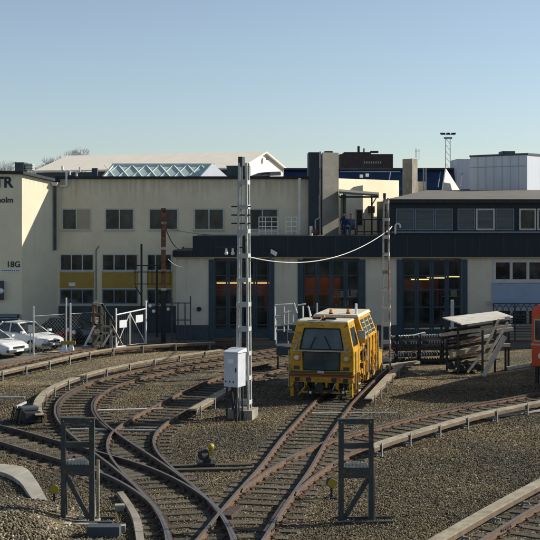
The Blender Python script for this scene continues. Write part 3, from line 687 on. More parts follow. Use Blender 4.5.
# --- shafts on the roof
sf = thing('concrete_shaft', 'tall beige concrete shaft rising beside the roof terrace', 'shaft', (X(330, 71.2), 71.2, 5.9))
o = MB(); c0, c1 = X(322.5, 71), X(339, 71); o.hexa([(c0, 70.8, 5.8), (c1, 71.35, 5.8), (c1-.3, 73, 5.8), (c0, 73, 5.8)], [(c0, 70.8, Z(152.5, 71)), (c1, 71.35, Z(152.5, 71)), (c1-.3, 73, Z(152.5, 71)), (c0, 73, Z(152.5, 71))]); o.build('wall', 'concrete', sf, world=True)
o = MB(); o.box(c0+.15, c1-.35, 71.4, 72.5, Z(152.4, 71), Z(151, 71)+.02); o.build('cap', 'slate', sf, world=True)
sf = thing('clad_shaft', 'dark slate clad shaft standing left of the beige concrete one', 'shaft', (X(314, 71.8), 71.8, 5.9))
o = MB(); o.box(X(308.5, 71.6), X(319.3, 71.6), 71.6, 74, 5.8, Z(152.2, 71.6)); o.build('wall', 'slate', sf, world=True)
o = MB(); o.box(X(319.5, 71.5), X(321, 71.5), 71.5, 71.7, 6.0, Z(151.5, 71.5)); o.path([(X(319.6, 71.3), 71.3, Z(195, 71)), (X(319.6, 71.3), 71.3, Z(218, 71)), (X(315.5, 71.3), 71.3, Z(220, 71)), (X(315.5, 71.3), 71.3, 6.0)], .05); o.build('downpipe', 'galvpaint', sf, world=True)
# terrace wall, lit
tl = thing('terrace_building', 'sunlit cream building set at an angle behind the roof terrace', 'building', (6.5, 79, 0))
A = (X(340, 76)-.3, 75.6); B = (X(399, 81.6), 81.6); zt = 9.37
o = MB(); o.hexa([(A[0], A[1], 5.72), (B[0], B[1], 5.72), (B[0]-2.4, B[1]+2.5, 5.72), (A[0]-1.6, A[1]+2.5, 5.72)], [(A[0], A[1], zt), (B[0], B[1], zt), (B[0]-2.4, B[1]+2.5, zt), (A[0]-1.6, A[1]+2.5, zt)]); o.build('wall', 'litwall', tl, world=True)
o = MB(); n_ = Vector((B[1]-A[1], -(B[0]-A[0]), 0)).normalized(); t_ = Vector((B[0]-A[0], B[1]-A[1], 0)).normalized()
def wp(px, py):   # a point on the lit terrace wall under the pixel
    k = (px-270)/F; s_ = (k*A[1]-A[0])/(t_.x-k*t_.y); p = Vector((A[0], A[1], 0))+t_*s_; return p.x, p.y, H-(py-YH)*p.y/F
w0 = wp(355, 228); w1 = wp(362, 208)
def wq(mb, a, b, c, d, off, th):
    p = [Vector(wp(*q))+n_*off for q in (a, b, c, d)]; mb.prism(p, n_*th)
wq(o, (355, 226), (362.5, 226), (362.5, 209), (355, 209), .0, .04); f = o.build('window', 'frame', tl, world=True)
o = MB(); wq(o, (356, 225), (361.5, 225), (361.5, 210), (356, 210), .041, .01); o.build('pane', 'pane', f, world=True)
o = MB(); wq(o, (368, 213), (371, 213), (371, 206), (368, 206), .0, .3); o.build('wall_unit', 'slate', tl, world=True)
# canopy on the terrace
cp = thing('terrace_canopy', 'small pitched canopy on two posts over the roof terrace', 'canopy', (X(358, 72.5), 72.5, 5.95))
q = [atd(339, 190.3, 72), atd(352, 189.3, 73.5), atd(378.5, 194.2, 72.3), atd(372, 197.0, 70.4), atd(338.5, 192.6, 70.6)]
zc = Z(193, 72)
o = MB(); o.hexa([(X(338.5, 71), 70.4, zc-.05), (X(378, 71), 70.6, zc-.22), (X(378, 72)+.1, 72.4, zc-.08), (X(339, 72.5), 72.6, zc+.12)], [(X(338.5, 71), 70.4, zc+.07), (X(378, 71), 70.6, zc-.1), (X(378, 72)+.1, 72.4, zc+.04), (X(339, 72.5), 72.6, zc+.24)]); o.build('roof', 'roofgrey', cp, world=True)
o = MB(); o.box(X(371, 70.8), X(372.5, 70.8), 70.7, 70.8, 5.95, zc-.18); o.box(X(343, 70.8), X(344.5, 70.8), 70.7, 70.8, 5.95, zc-.02); o.bar((X(372, 70.8), 70.75, 7.7), (X(378, 70.8), 70.75, zc-.12), .06); o.box(X(338.5, 71), X(378, 71), 70.5, 70.6, zc-.3, zc-.2); o.build('post', 'dark', cp, world=True)
o = MB(); o.box(X(340.5, 71), X(346, 71), 70.9, 71.0, 5.95, zc-.1); o.build('screen', 'mud', cp, world=True)
# terrace railing (dark) and the white guard panels
def railing(a, b, D, z0, z1, n, m, r, label, rails=2, name='railing', cat='railing', grp=None, dy=0):
    root = thing(name, label, cat, (X((a+b)/2, D), D, z0), group=grp); o = MB(); xa, xb = X(a, D), X(b, D)
    for k in range(n): x = xa+(xb-xa)*k/(n-1); p = MB(); p.bar((x, D+dy*k/(n-1), z0), (x, D+dy*k/(n-1), z1), r); p.build('post', m, root, world=True)
    for k in range(rails): z = z1-(z1-z0)*.8*k/max(1, rails-1) if rails > 1 else z1; p = MB(); p.bar((xa, D, z), (xb, D+dy, z), r*.9); p.build('rail', m, root, world=True)
    return root
zr = 5.95
railing(357, 386, 69.6, zr, Z(219.5, 69.6), 5, 'dark', .07, 'dark terrace railing behind the lattice mast', 2)
railing(259, 278, 70, zr, Z(217, 70), 4, 'white', .05, 'white guard railing on the shed roof right of the tall mast', 4)
railing(286, 297, 70, zr, Z(217, 70), 3, 'white', .05, 'narrow white guard railing on the shed roof beside the white downpipe', 4)
# roof clutter
o = MB(); o.tube((X(311, 70), 70, 5.9), (X(311, 70), 70, Z(226, 70)), .09); tag(o.build('vent_pipe', 'white'), 'short white vent pipe at the foot of the slate shaft', 'vent pipe')
o = MB(); o.tube((X(315, 69.8), 69.8, 5.9), (X(315, 69.8), 69.8, Z(229, 70)), .13); o.tube((X(315, 69.8), 69.8, Z(231, 70)), (X(318, 69.8), 69.8, Z(231, 70)), .07); tag(o.build('roof_valve', 'rust'), 'rusty red pipe stub on the shed roof edge', 'pipe')

# --- far hall with pale roof
fh = thing('white_roofed_hall', 'distant hall with pale pitched roof behind the office', 'building', (-9, 98, 0))
Rz = 11.88; r0 = Vector((-17.4, 103, Rz)); r1 = Vector((-.24, 95.7, Rz)); pd = Vector((-.39, -.92, 0)); ez = 10.45
fl, fr_ = r0+pd*5, r1+pd*5; bl, br = r0-pd*5, r1-pd*5
for q in (fl, fr_, bl, br): q.z = ez
o = MB(); o.prism([fl, fr_, r1, r0], (0, 0, .12)); o.prism([bl, br, r1, r0], (0, 0, .12)); o.build('roof', 'whiteroof', fh, world=True)
gd = Vector((-.92, .39, 0))
o = MB(); dn = Vector((0, 0, -1)); b1, b2 = Vector((fr_.x, fr_.y, 0)), Vector((br.x, br.y, 0))
o.prism([b1+gd*.3, b2+gd*.3, br+gd*.3, r1+gd*.3, fr_+gd*.3], gd*.2); o.build('gable_wall', 'whiteroof', fh, world=True)
o = MB(); o.prism([Vector((fl.x, fl.y, 0))-pd*.3, b1-pd*.3, fr_-pd*.3+dn*.05, fl-pd*.3+dn*.05], -pd*.2); o.build('wall', 'plinth', fh, world=True)
o = MB(); p0 = r1+pd*-1.2+dn*.35-gd*.02; o.bar(r1+dn*.25-gd*.05, r1+dn*.55-gd*.05, .25); o.build('gable_lamp', 'galvpaint', fh, world=True)
# --- glazed roof lantern with crossed bracing
Dg = 79
ln = thing('roof_lantern', 'glass roof lantern with white crossed bracing on the office roof', 'roof light', (X(160, Dg), Dg, 9.4))
xa, xb = X(102, Dg), X(214, Dg); z0, z1 = Z(178.5, Dg), Z(164, Dg); n = 8; st = (xb-xa)/n
ds = 1.3
o = MB(); o.prism([(xa, Dg, z0), (xb, Dg, z0), (xb, Dg+ds, z1), (xa+.6, Dg+ds, z1)], (0, .04, 0)); o.build('glazing', 'lanternglass', ln, world=True)
for k in range(n):
    o = MB(); x0 = xa+k*st
    o.bar((x0, Dg-.04, z0), (x0+st, Dg+ds-.04, z1), .075, .05); o.bar((x0+st, Dg-.05, z0), (x0, Dg+ds-.05, z1), .075, .05); o.build('brace', 'lantern', ln, world=True)
o = MB(); o.bar((xa+.5, Dg+ds, z1), (xb, Dg+ds, z1), .16); o.bar((xa, Dg, z0), (xb, Dg, z0), .12); o.bar((xa, Dg, z0), (xa+.6, Dg+ds, z1), .14)
for k in range(1, n): o.bar((xa+k*st, Dg+ds+.05, z0), (xa+k*st, Dg+ds+.05, z1), .05)
o.build('frame', 'lantern', ln, world=True)
o = MB(); o.prism([(X(199, 78), 78, z0), (X(229, 78), 78.6, z0), (X(211.5, 78), 79.3, Z(162.5, 78))], (-.3, 1.8, 0)); o.build('end_gable', 'signwhite', ln, world=True)
o = MB(); o.prism([(X(91, Dg), Dg+.3, z0), (X(96.5, Dg), Dg+.3, z0), (X(96.5, Dg), Dg+.3, Z(168, Dg)), (X(91, Dg), Dg+.3, Z(168, Dg))], (0, .5, 0)); tag(o.build('roof_vent_hood', 'slate'), 'dark square roof hood left of the glass lantern', 'roof vent')
o = MB(); o.prism([(X(229, Dg), Dg+.3, z0), (X(250, Dg), Dg+.1, z0), (X(250, Dg), Dg+.1, Z(165.5, Dg)), (X(226, Dg), Dg+.3, Z(165.5, Dg))], (0, 1.5, 0)); tag(o.build('roof_plant_room', 'plinth'), 'blue grey plant room behind the top of the tall mast', 'roof structure')
o = MB(); o.add([(X(249, 77), 77, Z(176.5, 77)), (X(262, 77), 76.4, Z(176.5, 77)), (X(281, 77), 77, Z(175.5, 77)), (X(268, 77), 77.5, Z(171.5, 77)), (X(281, 77), 78, Z(171, 77)), (X(258, 77), 78, Z(172.5, 77))], [(0, 1, 3, 5), (1, 2, 4, 3)]); o.box(X(262, 77), X(270, 77), 77, 77.6, 9.4, Z(173, 77)); tag(o.build('roof_cowl', 'dark'), 'dark roof cowl on the office roof in front of the pale gable', 'roof vent')
# --- navy saw-tooth hall behind
nv = thing('navy_roofed_hall', 'long hall with dark blue metal roof behind the terrace', 'building', (11, 88, 0))
o = MB(); zt1 = 10.4; x0, x1 = X(284, 88), 30
o.hexa([(x0, 86, 8.0), (x1, 82, 8.0), (x1, 98, 8.0), (x0, 98, 8.0)], [(x0, 88, 10.35), (x1, 87, 10.35), (x1, 96, 10.35), (x0, 96, 10.35)]); o.box(x0+.3, x1, 88, 97, 0, 8.0); o.build('roof', 'navyroof', nv, world=True)
o = MB(); o.bar((x0, 87.85, 10.36), (x1, 86.85, 10.36), .25, .12); o.build('ridge_trim', 'slate', nv, world=True)
o = MB(); o.bar((X(340, 85.5), 85.7, Z(171.5, 85.7)), (X(400, 85.5), 85.2, Z(171.5, 85.2)), .05, .08); o.build('roof_rail', 'frameblue', nv, world=True)
for px, l in ((388, 5), (438, 4), (460, 5)):
    o = MB(); o.bar(atd(px, 187, 84.2), atd(px+2.5, 172, 86.2), .06); o.build('roof_seam', 'frameblue', nv, world=True)
o = MB(); a, b, c = atd(446, 168.5, 82), atd(442.6, 187, 81), atd(463, 191, 83.5); b = (b[0], b[1], b[2]-.3); c = (c[0], c[1], c[2]-.3); o.prism([a, b, c], (-.06, .12, 0)); tag(o.build('white_gable', 'whiteroof', nv, world=True))
for px, py in ((360, 174.5), (366, 173.5)):
    o = MB(); o.box(X(px, 83), X(px+3, 83), 83, 83.4, Z(py+3, 83), Z(py, 83)); tag(o.build('roof_fan', 'signwhite'), 'small white roof fan %s on the dark blue roof' % ('left of the pair' if px == 360 else 'right of the pair'), 'roof fan', 'small roof fans')
br_ = thing('brick_block', 'dark brown flat roofed block on the skyline', 'building', (X(366, 105), 105, 0))
o = MB(); o.box(X(340, 105), X(393, 105), 105, 112, 0, Z(154, 105)); o.box(X(345, 105), X(372, 105), 106, 110, Z(154, 105), Z(151.5, 105)); o.build('wall', 'brick', br_, world=True)
for k in range(8):
    o = MB(); x = X(364+k*2.3, 105); o.box(x, x+.1, 104.97, 104.999, Z(163.5, 105), Z(161.5, 105)); o.build('window', 'galvpaint', br_, world=True)
for k, (a, b, h) in enumerate(((359, 361, 1.2), (365, 366, .8), (372, 380, .35))):
    o = MB(); o.box(X(a, 105), X(b, 105), 106.5, 107, Z(152, 105), Z(152, 105)+h*.5); o.build('chimney', 'brick', br_, world=True)
# concrete stack on the right roof
sk = thing('concrete_stack', 'square concrete stack in front of the dark blue roof with an aerial', 'chimney', (X(410, 77.5), 77.5, 8.4))
o = MB(); a, b, c = (X(402.5, 78.2), 78.2), (X(412, 77), 77.0), (X(417.5, 77.8), 77.8); d = (a[0]+c[0]-b[0], a[1]+c[1]-b[1])
o.hexa([(*p, 6) for p in (a, b, c, d)], [(*p, Z(158.5, 77)) for p in (a, b, c, d)]); o.build('wall', 'concrete_d', sk, world=True)
o = MB(); o.bar(atd(416, 158, 77.5), atd(416, 148.5, 77.5), .04); o.bar(atd(419, 160, 77.5), atd(419, 149, 77.5), .03); o.bar(atd(415, 151, 77.5), atd(420, 151, 77.5), .03); o.build('aerial', 'galvpaint', sk, world=True)
o = MB(); o.bar(atd(423.5, 195, 77), atd(423.5, 168, 77), .07); o.bar(atd(426, 195, 77), atd(426, 168, 77), .07)
for k in range(12): o.bar(atd(423.5, 170+k*2, 77), atd(426, 170+k*2, 77), .03)
tag(o.build('roof_ladder', 'galvpaint'), 'thin grey roof ladder right of the concrete stack', 'ladder')
o = MB(); o.box(X(418.5, 79), X(426, 79), 79, 80, 6, Z(181.5, 79)); tag(o.build('roof_box', 'litwall'), 'pale roof box beside the concrete stack', 'roof structure')
# blue-grey clad box
bb = thing('plant_building', 'large blue grey clad plant room with a sunlit right side', 'building', (16, 80, 0))
c = Vector((X(527, 77), 77.0, 0)); l_ = Vector((X(470, 80.5), 80.5, 0)); r_ = c+Vector((.62, .78, 0))*3.4; bk = l_+r_-c; zt = 10.95
o = MB(); o.hexa([l_, c, r_, bk], [Vector((p.x, p.y, zt)) for p in (l_, c, r_, bk)]); o.build('wall', 'steelblue', bb, world=True)
dv = (c-l_).normalized(); nn = Vector((dv.y, -dv.x, 0))
for k in range(1, 7):
    p = l_+dv*(c-l_).length*k/7+nn*.02; o = MB(); o.bar((p.x, p.y, 7), (p.x, p.y, zt-.02), .025, .02); o.build('cladding_seam', 'steelblue', bb, world=True)
o = MB(); p, q = l_+nn*.03, c+nn*.03; o.bar((p.x, p.y, Z(166.5, 78.5)), (q.x, q.y, Z(166.5, 78.5)), .03, .03); o.build('cladding_band', 'lightblue', bb, world=True)
o = MB(); rim = [l_, c, r_]
for p, q in zip(rim[:-1], rim[1:]): o.bar((p.x, p.y, zt+.02), (q.x, q.y, zt+.02), .14, .12)
o.build('roof_edge', 'slate', bb, world=True)
o = MB(); o.box(X(501.5, 79), X(514, 79), 78.6, 80, zt-.1, zt+.28); o.build('roof_unit', 'slate', bb, world=True)
o = MB(); o.prism([Vector((c.x, c.y, 8))+Vector((.62, .78, 0))*1.95+Vector((.78, -.62, 0))*.02, Vector((c.x, c.y, 8))+Vector((.62, .78, 0))*3.0+Vector((.78, -.62, 0))*.02, Vector((c.x, c.y, 10.2))+Vector((.62, .78, 0))*3.0+Vector((.78, -.62, 0))*.02, Vector((c.x, c.y, 10.2))+Vector((.62, .78, 0))*2.1+Vector((.78, -.62, 0))*.02], (.02, -.016, 0)); o.build('side_opening', 'dark', bb, world=True)
o = MB(); o.box(X(457, 86), X(471, 86), 86, 89, 0, Z(159, 86)); tag(o.build('clad_annex', 'steelblue'), 'narrow blue grey block left of the large clad plant room', 'building')
# lamp mast far away
lm = thing('floodlight_mast', 'distant lattice floodlight mast on the skyline', 'floodlight mast', (X(448, 190), 190, 0))
o = MB(); zz = Z(138, 190)
for s in (-1, 1): o.tube((X(448, 190)+s*.45, 190, 0), (X(448, 190)+s*.35, 190, zz), .09, .07, n=6)
for k in range(20): z = zz-k*1.0; o.bar((X(448, 190)-.4, 190, z), (X(448, 190)+.4, 190, z-1), .05)
o.build('pole', 'galvpaint', lm, world=True)
o = MB(); o.bar((X(444, 190), 190, zz), (X(452, 190), 190, zz), .3); o.bar((X(441, 190), 190, Z(134.6, 190)), (X(455, 190), 190, Z(134.6, 190)), .1); o.build('crossarm', 'galv', lm, world=True)
for px in (441.5, 444, 447.5, 449, 452.5, 454.5): o = MB(); o.box(X(px, 190)-.18, X(px, 190)+.18, 189.8, 190.2, Z(134.4, 190), Z(133.4, 190)+.1); o.build('floodlight', 'slate', lm, world=True)

# bare trees beyond the roofs
def bare_tree(px, D, top_py, spread, seed, label):
    random.seed(seed); ht = Z(top_py, D); root = thing('bare_tree', label, 'tree', (X(px, D), D, 0), group='bare trees behind the buildings')
    tr = MB(); br = MB(); x, y = 0, 0
    tr.tube((0, 0, 0), (0, 0, ht*.45), .3, .2, n=8)
    def grow(p, d, L, r, lv):
        q = p+d*L; (tr if lv < 2 else br).tube(p, q, r, r*.7, n=5, caps=False)
        if lv >= 6: return
        for _ in range(3 if lv > 1 else 4):
            nd = (d+Vector((random.uniform(-1, 1), random.uniform(-1, 1), random.uniform(-.3, .8)))*.62).normalized()
            grow(q, nd, L*random.uniform(.66, .85), max(r*.6, .014), lv+1)
    grow(Vector((0, 0, ht*.45)), Vector((0, 0, 1)), ht*.16, .16, 0)
    tr.build('trunk', 'haze_bark', root); br.build('crown', 'haze_bark', root)
bare_tree(62, 150, 155, 3, 1, 'bare tree above the left end of the pale hall roof')
bare_tree(84, 152, 153, 3, 2, 'wider bare tree above the pale hall roof, right of its neighbour')
bare_tree(38, 160, 166, 3, 3, 'small bare tree top behind the lettered corner block')
bare_tree(2, 160, 164, 3, 4, 'bare tree top at the left edge of the skyline')
#bare_tree(287, 150, 161, 3, 5, 'low bare tree top right of the pale gable')

# ------------------------------------------------------------ masts, wires
def batten_mast(px, py, top_py, sep, leg, rz, label, ml, mr, step=.87, group='battened steel masts', k1=.8):
    b = at(px, py); D = b[1]; h = Z(top_py, D); root = thing('steel_mast', label, 'mast', b, rz, group)
    dy = sep*.42; t = .010
    for sx_ in (-1, 1):
        for sy_ in (-1, 1):
            o = MB()
            def piece(ax, bx, ay, by):     # plan rectangle measured from the outer corner, inwards
                xs_ = sorted((sx_*(sep/2-ax), sx_*(sep/2-bx))); ys_ = sorted((sy_*(dy-ay), sy_*(dy-by)))
                B = [(xs_[0], ys_[0]), (xs_[1], ys_[0]), (xs_[1], ys_[1]), (xs_[0], ys_[1])]
                sh2 = sx_*sep/2*(1-k1)
                o.hexa([(*p, 0) for p in B], [(p[0]-sh2, p[1]*.9, h) for p in B])
            piece(0, leg, 0, t); piece(0, t, t, leg)
            o.build('leg', mr if sx_ > 0 else ml, root)
    z = .5; n_l = 0
    while z < h-.2:
        k = (1-(1-k1)*z/h); hw_ = sep/2*k; dd = dy*(1-.1*z/h); ph = .15
        pm = mr if random.random() < .5 else 'galvpaint'
        for sy_ in (-1, 1):
            o = MB(); y_ = sorted((sy_*(dd+.001), sy_*(dd+.011))); o.box(-hw_, hw_, y_[0], y_[1], z, z+ph); o.build('batten_plate', pm, root)
        for sx_ in (-1, 1):
            o = MB(); x_ = sorted((sx_*(hw_+.001), sx_*(hw_+.011))); o.box(x_[0], x_[1], -dd, dd, z+.01, z+ph+.01); o.build('batten_plate', pm, root)
        z += step
    o = MB(); o.box(-sep*.5*k1, -sep*.02, -dy*.85, dy*.85, h-.1, h+.22); o.build('mast_cap', 'gantry', root)
    return root
m1 = batten_mast(243.8, 418, 163, .50, .075, math.radians(-14), 'tall pale mast of two steel channels with a cabinet at its foot', 'galvpaint', 'galvpaint', k1=.66)
o = MB(); o.box(-.50, .42, -.42, .42, -.3, .34); o.build('footing', 'concrete_d', m1, bevel=.02)
for k, z in enumerate((7.55, 7.25, 6.95)):
    o = MB(); o.bar((-.42, -.14, z), (.30, -.14, z), .05, .05); o.build('crossarm', 'dark', m1)
o = MB(); o.bar((-1.05, -.1, 6.08), (.1, -.1, 6.1), .05); o.build('bracket_arm', 'dark', m1)
for x in (-.62, -.38): o = MB(); o.tube((x, -.1, 5.85), (x, -.1, 6.06), .05, .035, n=8); o.ball((x, -.1, 5.88), .07); o.build('insulator', 'white', m1)
cb = thing('signal_cabinet', 'pale blue grey steel cabinet on legs against the foot of the tall mast', 'cabinet', (X(234.5, 42.3), 42.3, 0), math.radians(-28))
o = MB(); o.box(-.28, .28, -.26, .30, 1.22, 2.42); o.build('housing', 'box', cb, bevel=.012)
o = MB(); o.hexa([(-.32, -.31, 2.42), (.32, -.31, 2.42), (.32, .34, 2.42), (-.32, .34, 2.42)], [(-.30, -.29, 2.46), (.30, -.29, 2.46), (.30, .32, 2.56), (-.30, .32, 2.56)]); o.build('lid', 'box', cb)
for x, y in ((-.2, -.2), (.2, -.2), (.2, .22), (-.2, .22)): o = MB(); o.bar((x, y, 0), (x, y, 1.22), .05); o.build('leg', 'dark', cb)
o = MB()
for x in (-.12, -.05, .03, .1): o.path([(x, 0, 1.22), (x+.05, .02, .6), (x+.12, .05, .0)], .022)
o.build('cable', 'dark', cb)
for x in (-.2, -.05, .1): o = MB(); o.box(x-.02, x+.02, -.272, -.262, 1.38, 1.44); o.build('vent_slot', 'dark', cb)
m2 = batten_mast(386, 372, 198, .44, .055, math.radians(-10), 'slim two legged mast with one faded red leg right of the yellow machine', 'galvpaint', 'rustpink', .8, k1=.55)
o = MB(); o.path([(0, -.1, z_) for z_ in (7.6, 6.3)], .03); 
for k in range(5): o.bar((-.35, -.1, 6.0+k*.35), (.3, -.1, 6.0+k*.35), .035)
o.build('crossarm', 'dark', m2)
# rusty pole by the office
b = at(163.5, 343.5); h = Z(208, b[1])
rp = thing('rusty_pole', 'rusty steel pole with a crossbar in front of the office', 'pole', b, .2)
o = MB(); o.box(-.12, .12, -.10, -.08, 2.9, h); o.box(-.12, .12, .08, .10, 2.9, h); o.box(-.012, .012, -.08, .08, 2.9, h); o.build('shaft', 'rust', rp)
o = MB(); o.box(-.13, .13, -.11, -.085, 0, 2.9); o.box(-.13, .13, .085, .11, 0, 2.9); o.box(-.014, .014, -.085, .085, 0, 2.9); o.build('lower_shaft', 'dark', rp)
for z in (6.6, 5.2, 4.0, 2.95): o = MB(); o.box(-.15, .15, -.13, -.115, z, z+.13); o.build('batten_plate', 'rustpink', rp)
o = MB(); o.bar((-.9, 0, 1.9), (.3, 0, 2.4), .05); o.bar((-.9, 0, 1.5), (-.9, 0, 2.4), .05); o.build('bracket', 'gantry', rp)
for (x, z) in ((-.75, 2.1), (-.55, 1.8), (-.95, 2.35), (.25, 1.9)): o = MB(); o.ball((x, -.05, z), .10, 8, 6); o.build('insulator', 'signwhite', rp)
# balcony rail + thin post at the office
D = 69.5
bl_ = thing('steel_stair_landing', 'dark railed landing on thin posts left of the rusty pole', 'landing', (X(150, D), D, 0))
for px in (141.5, 157): o = MB(); o.bar((X(px, D), D, 0), (X(px, D), D, Z(244 if px < 150 else 268, D)), .11); o.build('post', 'dark', bl_, world=True)
for py in (265.5, 272, 284): o = MB(); o.bar((X(134, D), D, Z(py, D)), (X(171, D), D, Z(py, D)), .05); o.build('rail', 'dark', bl_, world=True)
for px in (135, 148, 152, 170): o = MB(); o.bar((X(px, D), D, Z(285, D)), (X(px, D), D, Z(265, D)), .04); o.build('baluster', 'dark', bl_, world=True)
o = MB(); o.bar((X(135, D), D, Z(286, D)), (X(141.5, D), D, Z(296, D)), .06); o.build('strut', 'dark', bl_, world=True)
# cables
def cable(p, q, sag, r, m, label, n=22):
    o = MB(); p = Vector(p); q = Vector(q); pts = []
    for i in range(n+1): t = i/n; v = p.lerp(q, t); v.z -= sag*4*t*(1-t); pts.append(v)
    o.path(pts, r, 6); return tag(o.build('cable', m), label, 'cable')
D1 = at(243, 418)[1]; D2_ = at(386, 372)[1]
cable(atd(249.5, 257, D1-.2), atd(386, 232, D2_), .66, .017, 'rope', 'white cable sagging between the two battened masts')
cable(atd(386, 232, D2_), atd(392, 226, 67), .05, .03, 'rope', 'short white cable end running on from the slim mast')
cable(atd(166, 228, 66), atd(240, 236, D1), .1, .012, 'dark', 'thin dark wire from the rusty pole to the tall mast')
cable(atd(166, 229, 66), atd(184, 247, 67.6), .45, .03, 'dark', 'dark hose hanging from the rusty pole to the shed canopy')
cable(atd(168, 259, 66), atd(183, 267, 66), .12, .022, 'rope', 'short pale cable end hanging from the rusty pole')
# wall lamps
wl = thing('wall_lamp', 'white lamp head on the dark fascia between the left and middle doors', 'lamp', (X(272, 67.3), 67.3, 4.9))
o = MB(); o.hexa([atd(270.5, 253, 66.6), atd(276, 256.5, 66.6), atd(276, 256.5, 66.9), atd(270.5, 253, 66.9)], [atd(271, 249, 66.6), atd(277.5, 252.5, 66.6), atd(277.5, 252.5, 66.9), atd(271, 249, 66.9)]); o.build('lamp_head', 'signwhite', wl, world=True)
o = MB(); o.bar(atd(270.5, 252, 66.8), atd(270, 290, 66.8), .1); o.bar(atd(270.5, 250, 66.8), atd(270.5, 250, 67.7), .08); o.build('post', 'plinth', wl, world=True)
# ------------------------------------------------------------ gantry frames in the foreground
def gantry(x0, x1, ybase, ytop, ymid, yins, label, root_rz=0, diag=1):
    b = at((x0+x1)/2, ybase); D = b[1]; s = D/F; w_ = (x1-x0)*s; zt = (ybase-ytop)*s*1.0; zm = (ybase-ymid)*s; zi = (ybase-yins)*s
    r = thing('insulator_rack', label, 'frame', b, root_rz, 'ladder shaped steel frames beside the tracks')
    dp = .34
    for s_ in (-1, 1):
        x = s_*(w_/2-.06)
        o = MB(); o.box(x-.06, x+.06, -.05, -.035, .02, zt); o.box(x-.06 if s_ < 0 else x+.045, x-.045 if s_ < 0 else x+.06, -.035, .05, .02, zt)
        o.build('upright', 'gantry', r)
        o = MB(); o.bar((x, dp, .02), (x, .07, zm*.95), .07); o.build('back_stay', 'galvpaint' if s_ > 0 else 'gantry', r)
    for z, hh in ((zt-.1, .12), (zm-.1, .13), (zi-.28, .24)):
        o = MB(); o.box(-w_/2+.121, w_/2-.121, -.048, -.03, z, z+hh); o.box(-w_/2+.121, w_/2-.121, -.03, .03, z+hh-.015, z+hh); o.build('cross_beam', 'gantry', r)
    o = MB(); o.box(-w_/2-.02, w_/2+.02, -.06, .08, zt+.004, zt+.03); o.build('top_plate', 'gantry', r)
    o = MB(); o.box(w_/2+.01, w_/2+.07, .22, .29, 0, zi+.02); o.build('back_post', 'board', r)
    for k in range(6):
        o = MB(); x = -w_/2+.2+k*(w_-.4)/5; o.tube((x, 0, zi-.035), (x, 0, zi+.09), .035, .028, n=8); o.tube((x, 0, zi+.0), (x, 0, zi+.02), .05, n=8); o.tube((x, 0, zi+.045), (x, 0, zi+.06), .046, n=8); o.build('insulator', 'galvpaint', r)
    for s_ in (-1, 1):
        for z in (zt-.04, zm-.035, zi-.22, zi-.1, .2):
            o = MB(); o.tube((s_*(w_/2-.07), -.052, z), (s_*(w_/2-.07), -.072, z), .016, n=6); o.build('bolt', 'galvpaint' if z > zm else 'rust', r)
    a = (-w_/2+.12, 0, .1) if diag > 0 else (w_/2-.12, 0, .1); c = (w_/2-.12, 0, zi-.3) if diag > 0 else (-w_/2+.12, 0, zi-.3)
    o = MB(); o.bar(a, c, .05, .11); o.build('brace', 'gantry', r)
    o = MB(); o.box(-w_/2-.1, w_/2+.45, -.14, -.06, .0, .07); o.box(-w_/2-.1, w_/2+.45, .30, .38, 0, .07); o.build('base_beam', 'gantry', r)
    return r
gantry(338.5, 373.5, 523, 420, 444, 466, 'grey steel ladder frame with insulators right of the straight track', .05, 1)
gl = gantry(61, 94.5, 523, 419, 443, 463, 'grey steel ladder frame with insulators on a concrete slab at lower left', -.03, -1)
o = MB(); o.box(-.5, .5, -.30, .42, 0, .05); o.build('slab', 'concrete', gl)
# yellow round signals
def disc(px, py, r_px, zc, label):
    D = F*(H-zc)/(py-YH); r = thing('track_signal', label, 'signal', (X(px, D), D, 0), math.radians(12), 'round yellow track signals')
    R = r_px*D/F
    o = MB(); o.tube((0, .12, zc), (0, -.02, zc), R, R, n=28); o.build('housing', 'dark', r)
    o = MB(); o.tube((0, -.022, zc), (0, -.05, zc), R*.93, R*.88, n=28); o.build('lens', 'lampyellow', r)
    o = MB(); o.bar((0, .06, 0), (0, .06, zc-R), .05); o.box(-.12, .12, -.04, .16, 0, .05); o.build('stand', 'dark', r)
disc(54, 489, 5.0, .42, 'round yellow signal disc left of the lower left steel frame')
disc(332, 483, 5.0, .42, 'round yellow signal disc left of the right steel frame')
# point lever with counterweight
b = at(207, 468); pl = thing('point_lever', 'hand point lever with dark counterweight and yellow green tip on long timbers', 'point lever', b, .1)
o = MB(); o.box(-1.1, 1.3, -.05, .18, -.02, .09); o.build('timber', 'sleeper2', pl); o = MB(); o.box(-1.3, 1.2, -.55, -.32, -.02, .085); o.build('timber', 'sleeper2', pl)
o = MB(); o.box(-.28, .22, -.2, .1, .09, .16); o.box(-.12, .1, -.15, .05, .16, .3); o.build('lever_base', 'dark', pl)
o = MB(); o.bar((0, -.05, .2), (.10, -.05, .62), .045); o.build('handle', 'dark', pl)
o = MB(); o.tube((-.2, -.12, .38), (-.02, .0, .42), .13, n=14); o.build('counterweight', 'dark', pl)
o = MB(); o.ball((.11, -.05, .62), .10, 12, 8); o.box(.03, .15, -.1, 0, .36, .52); o.build('tip', 'lampyellow', pl)
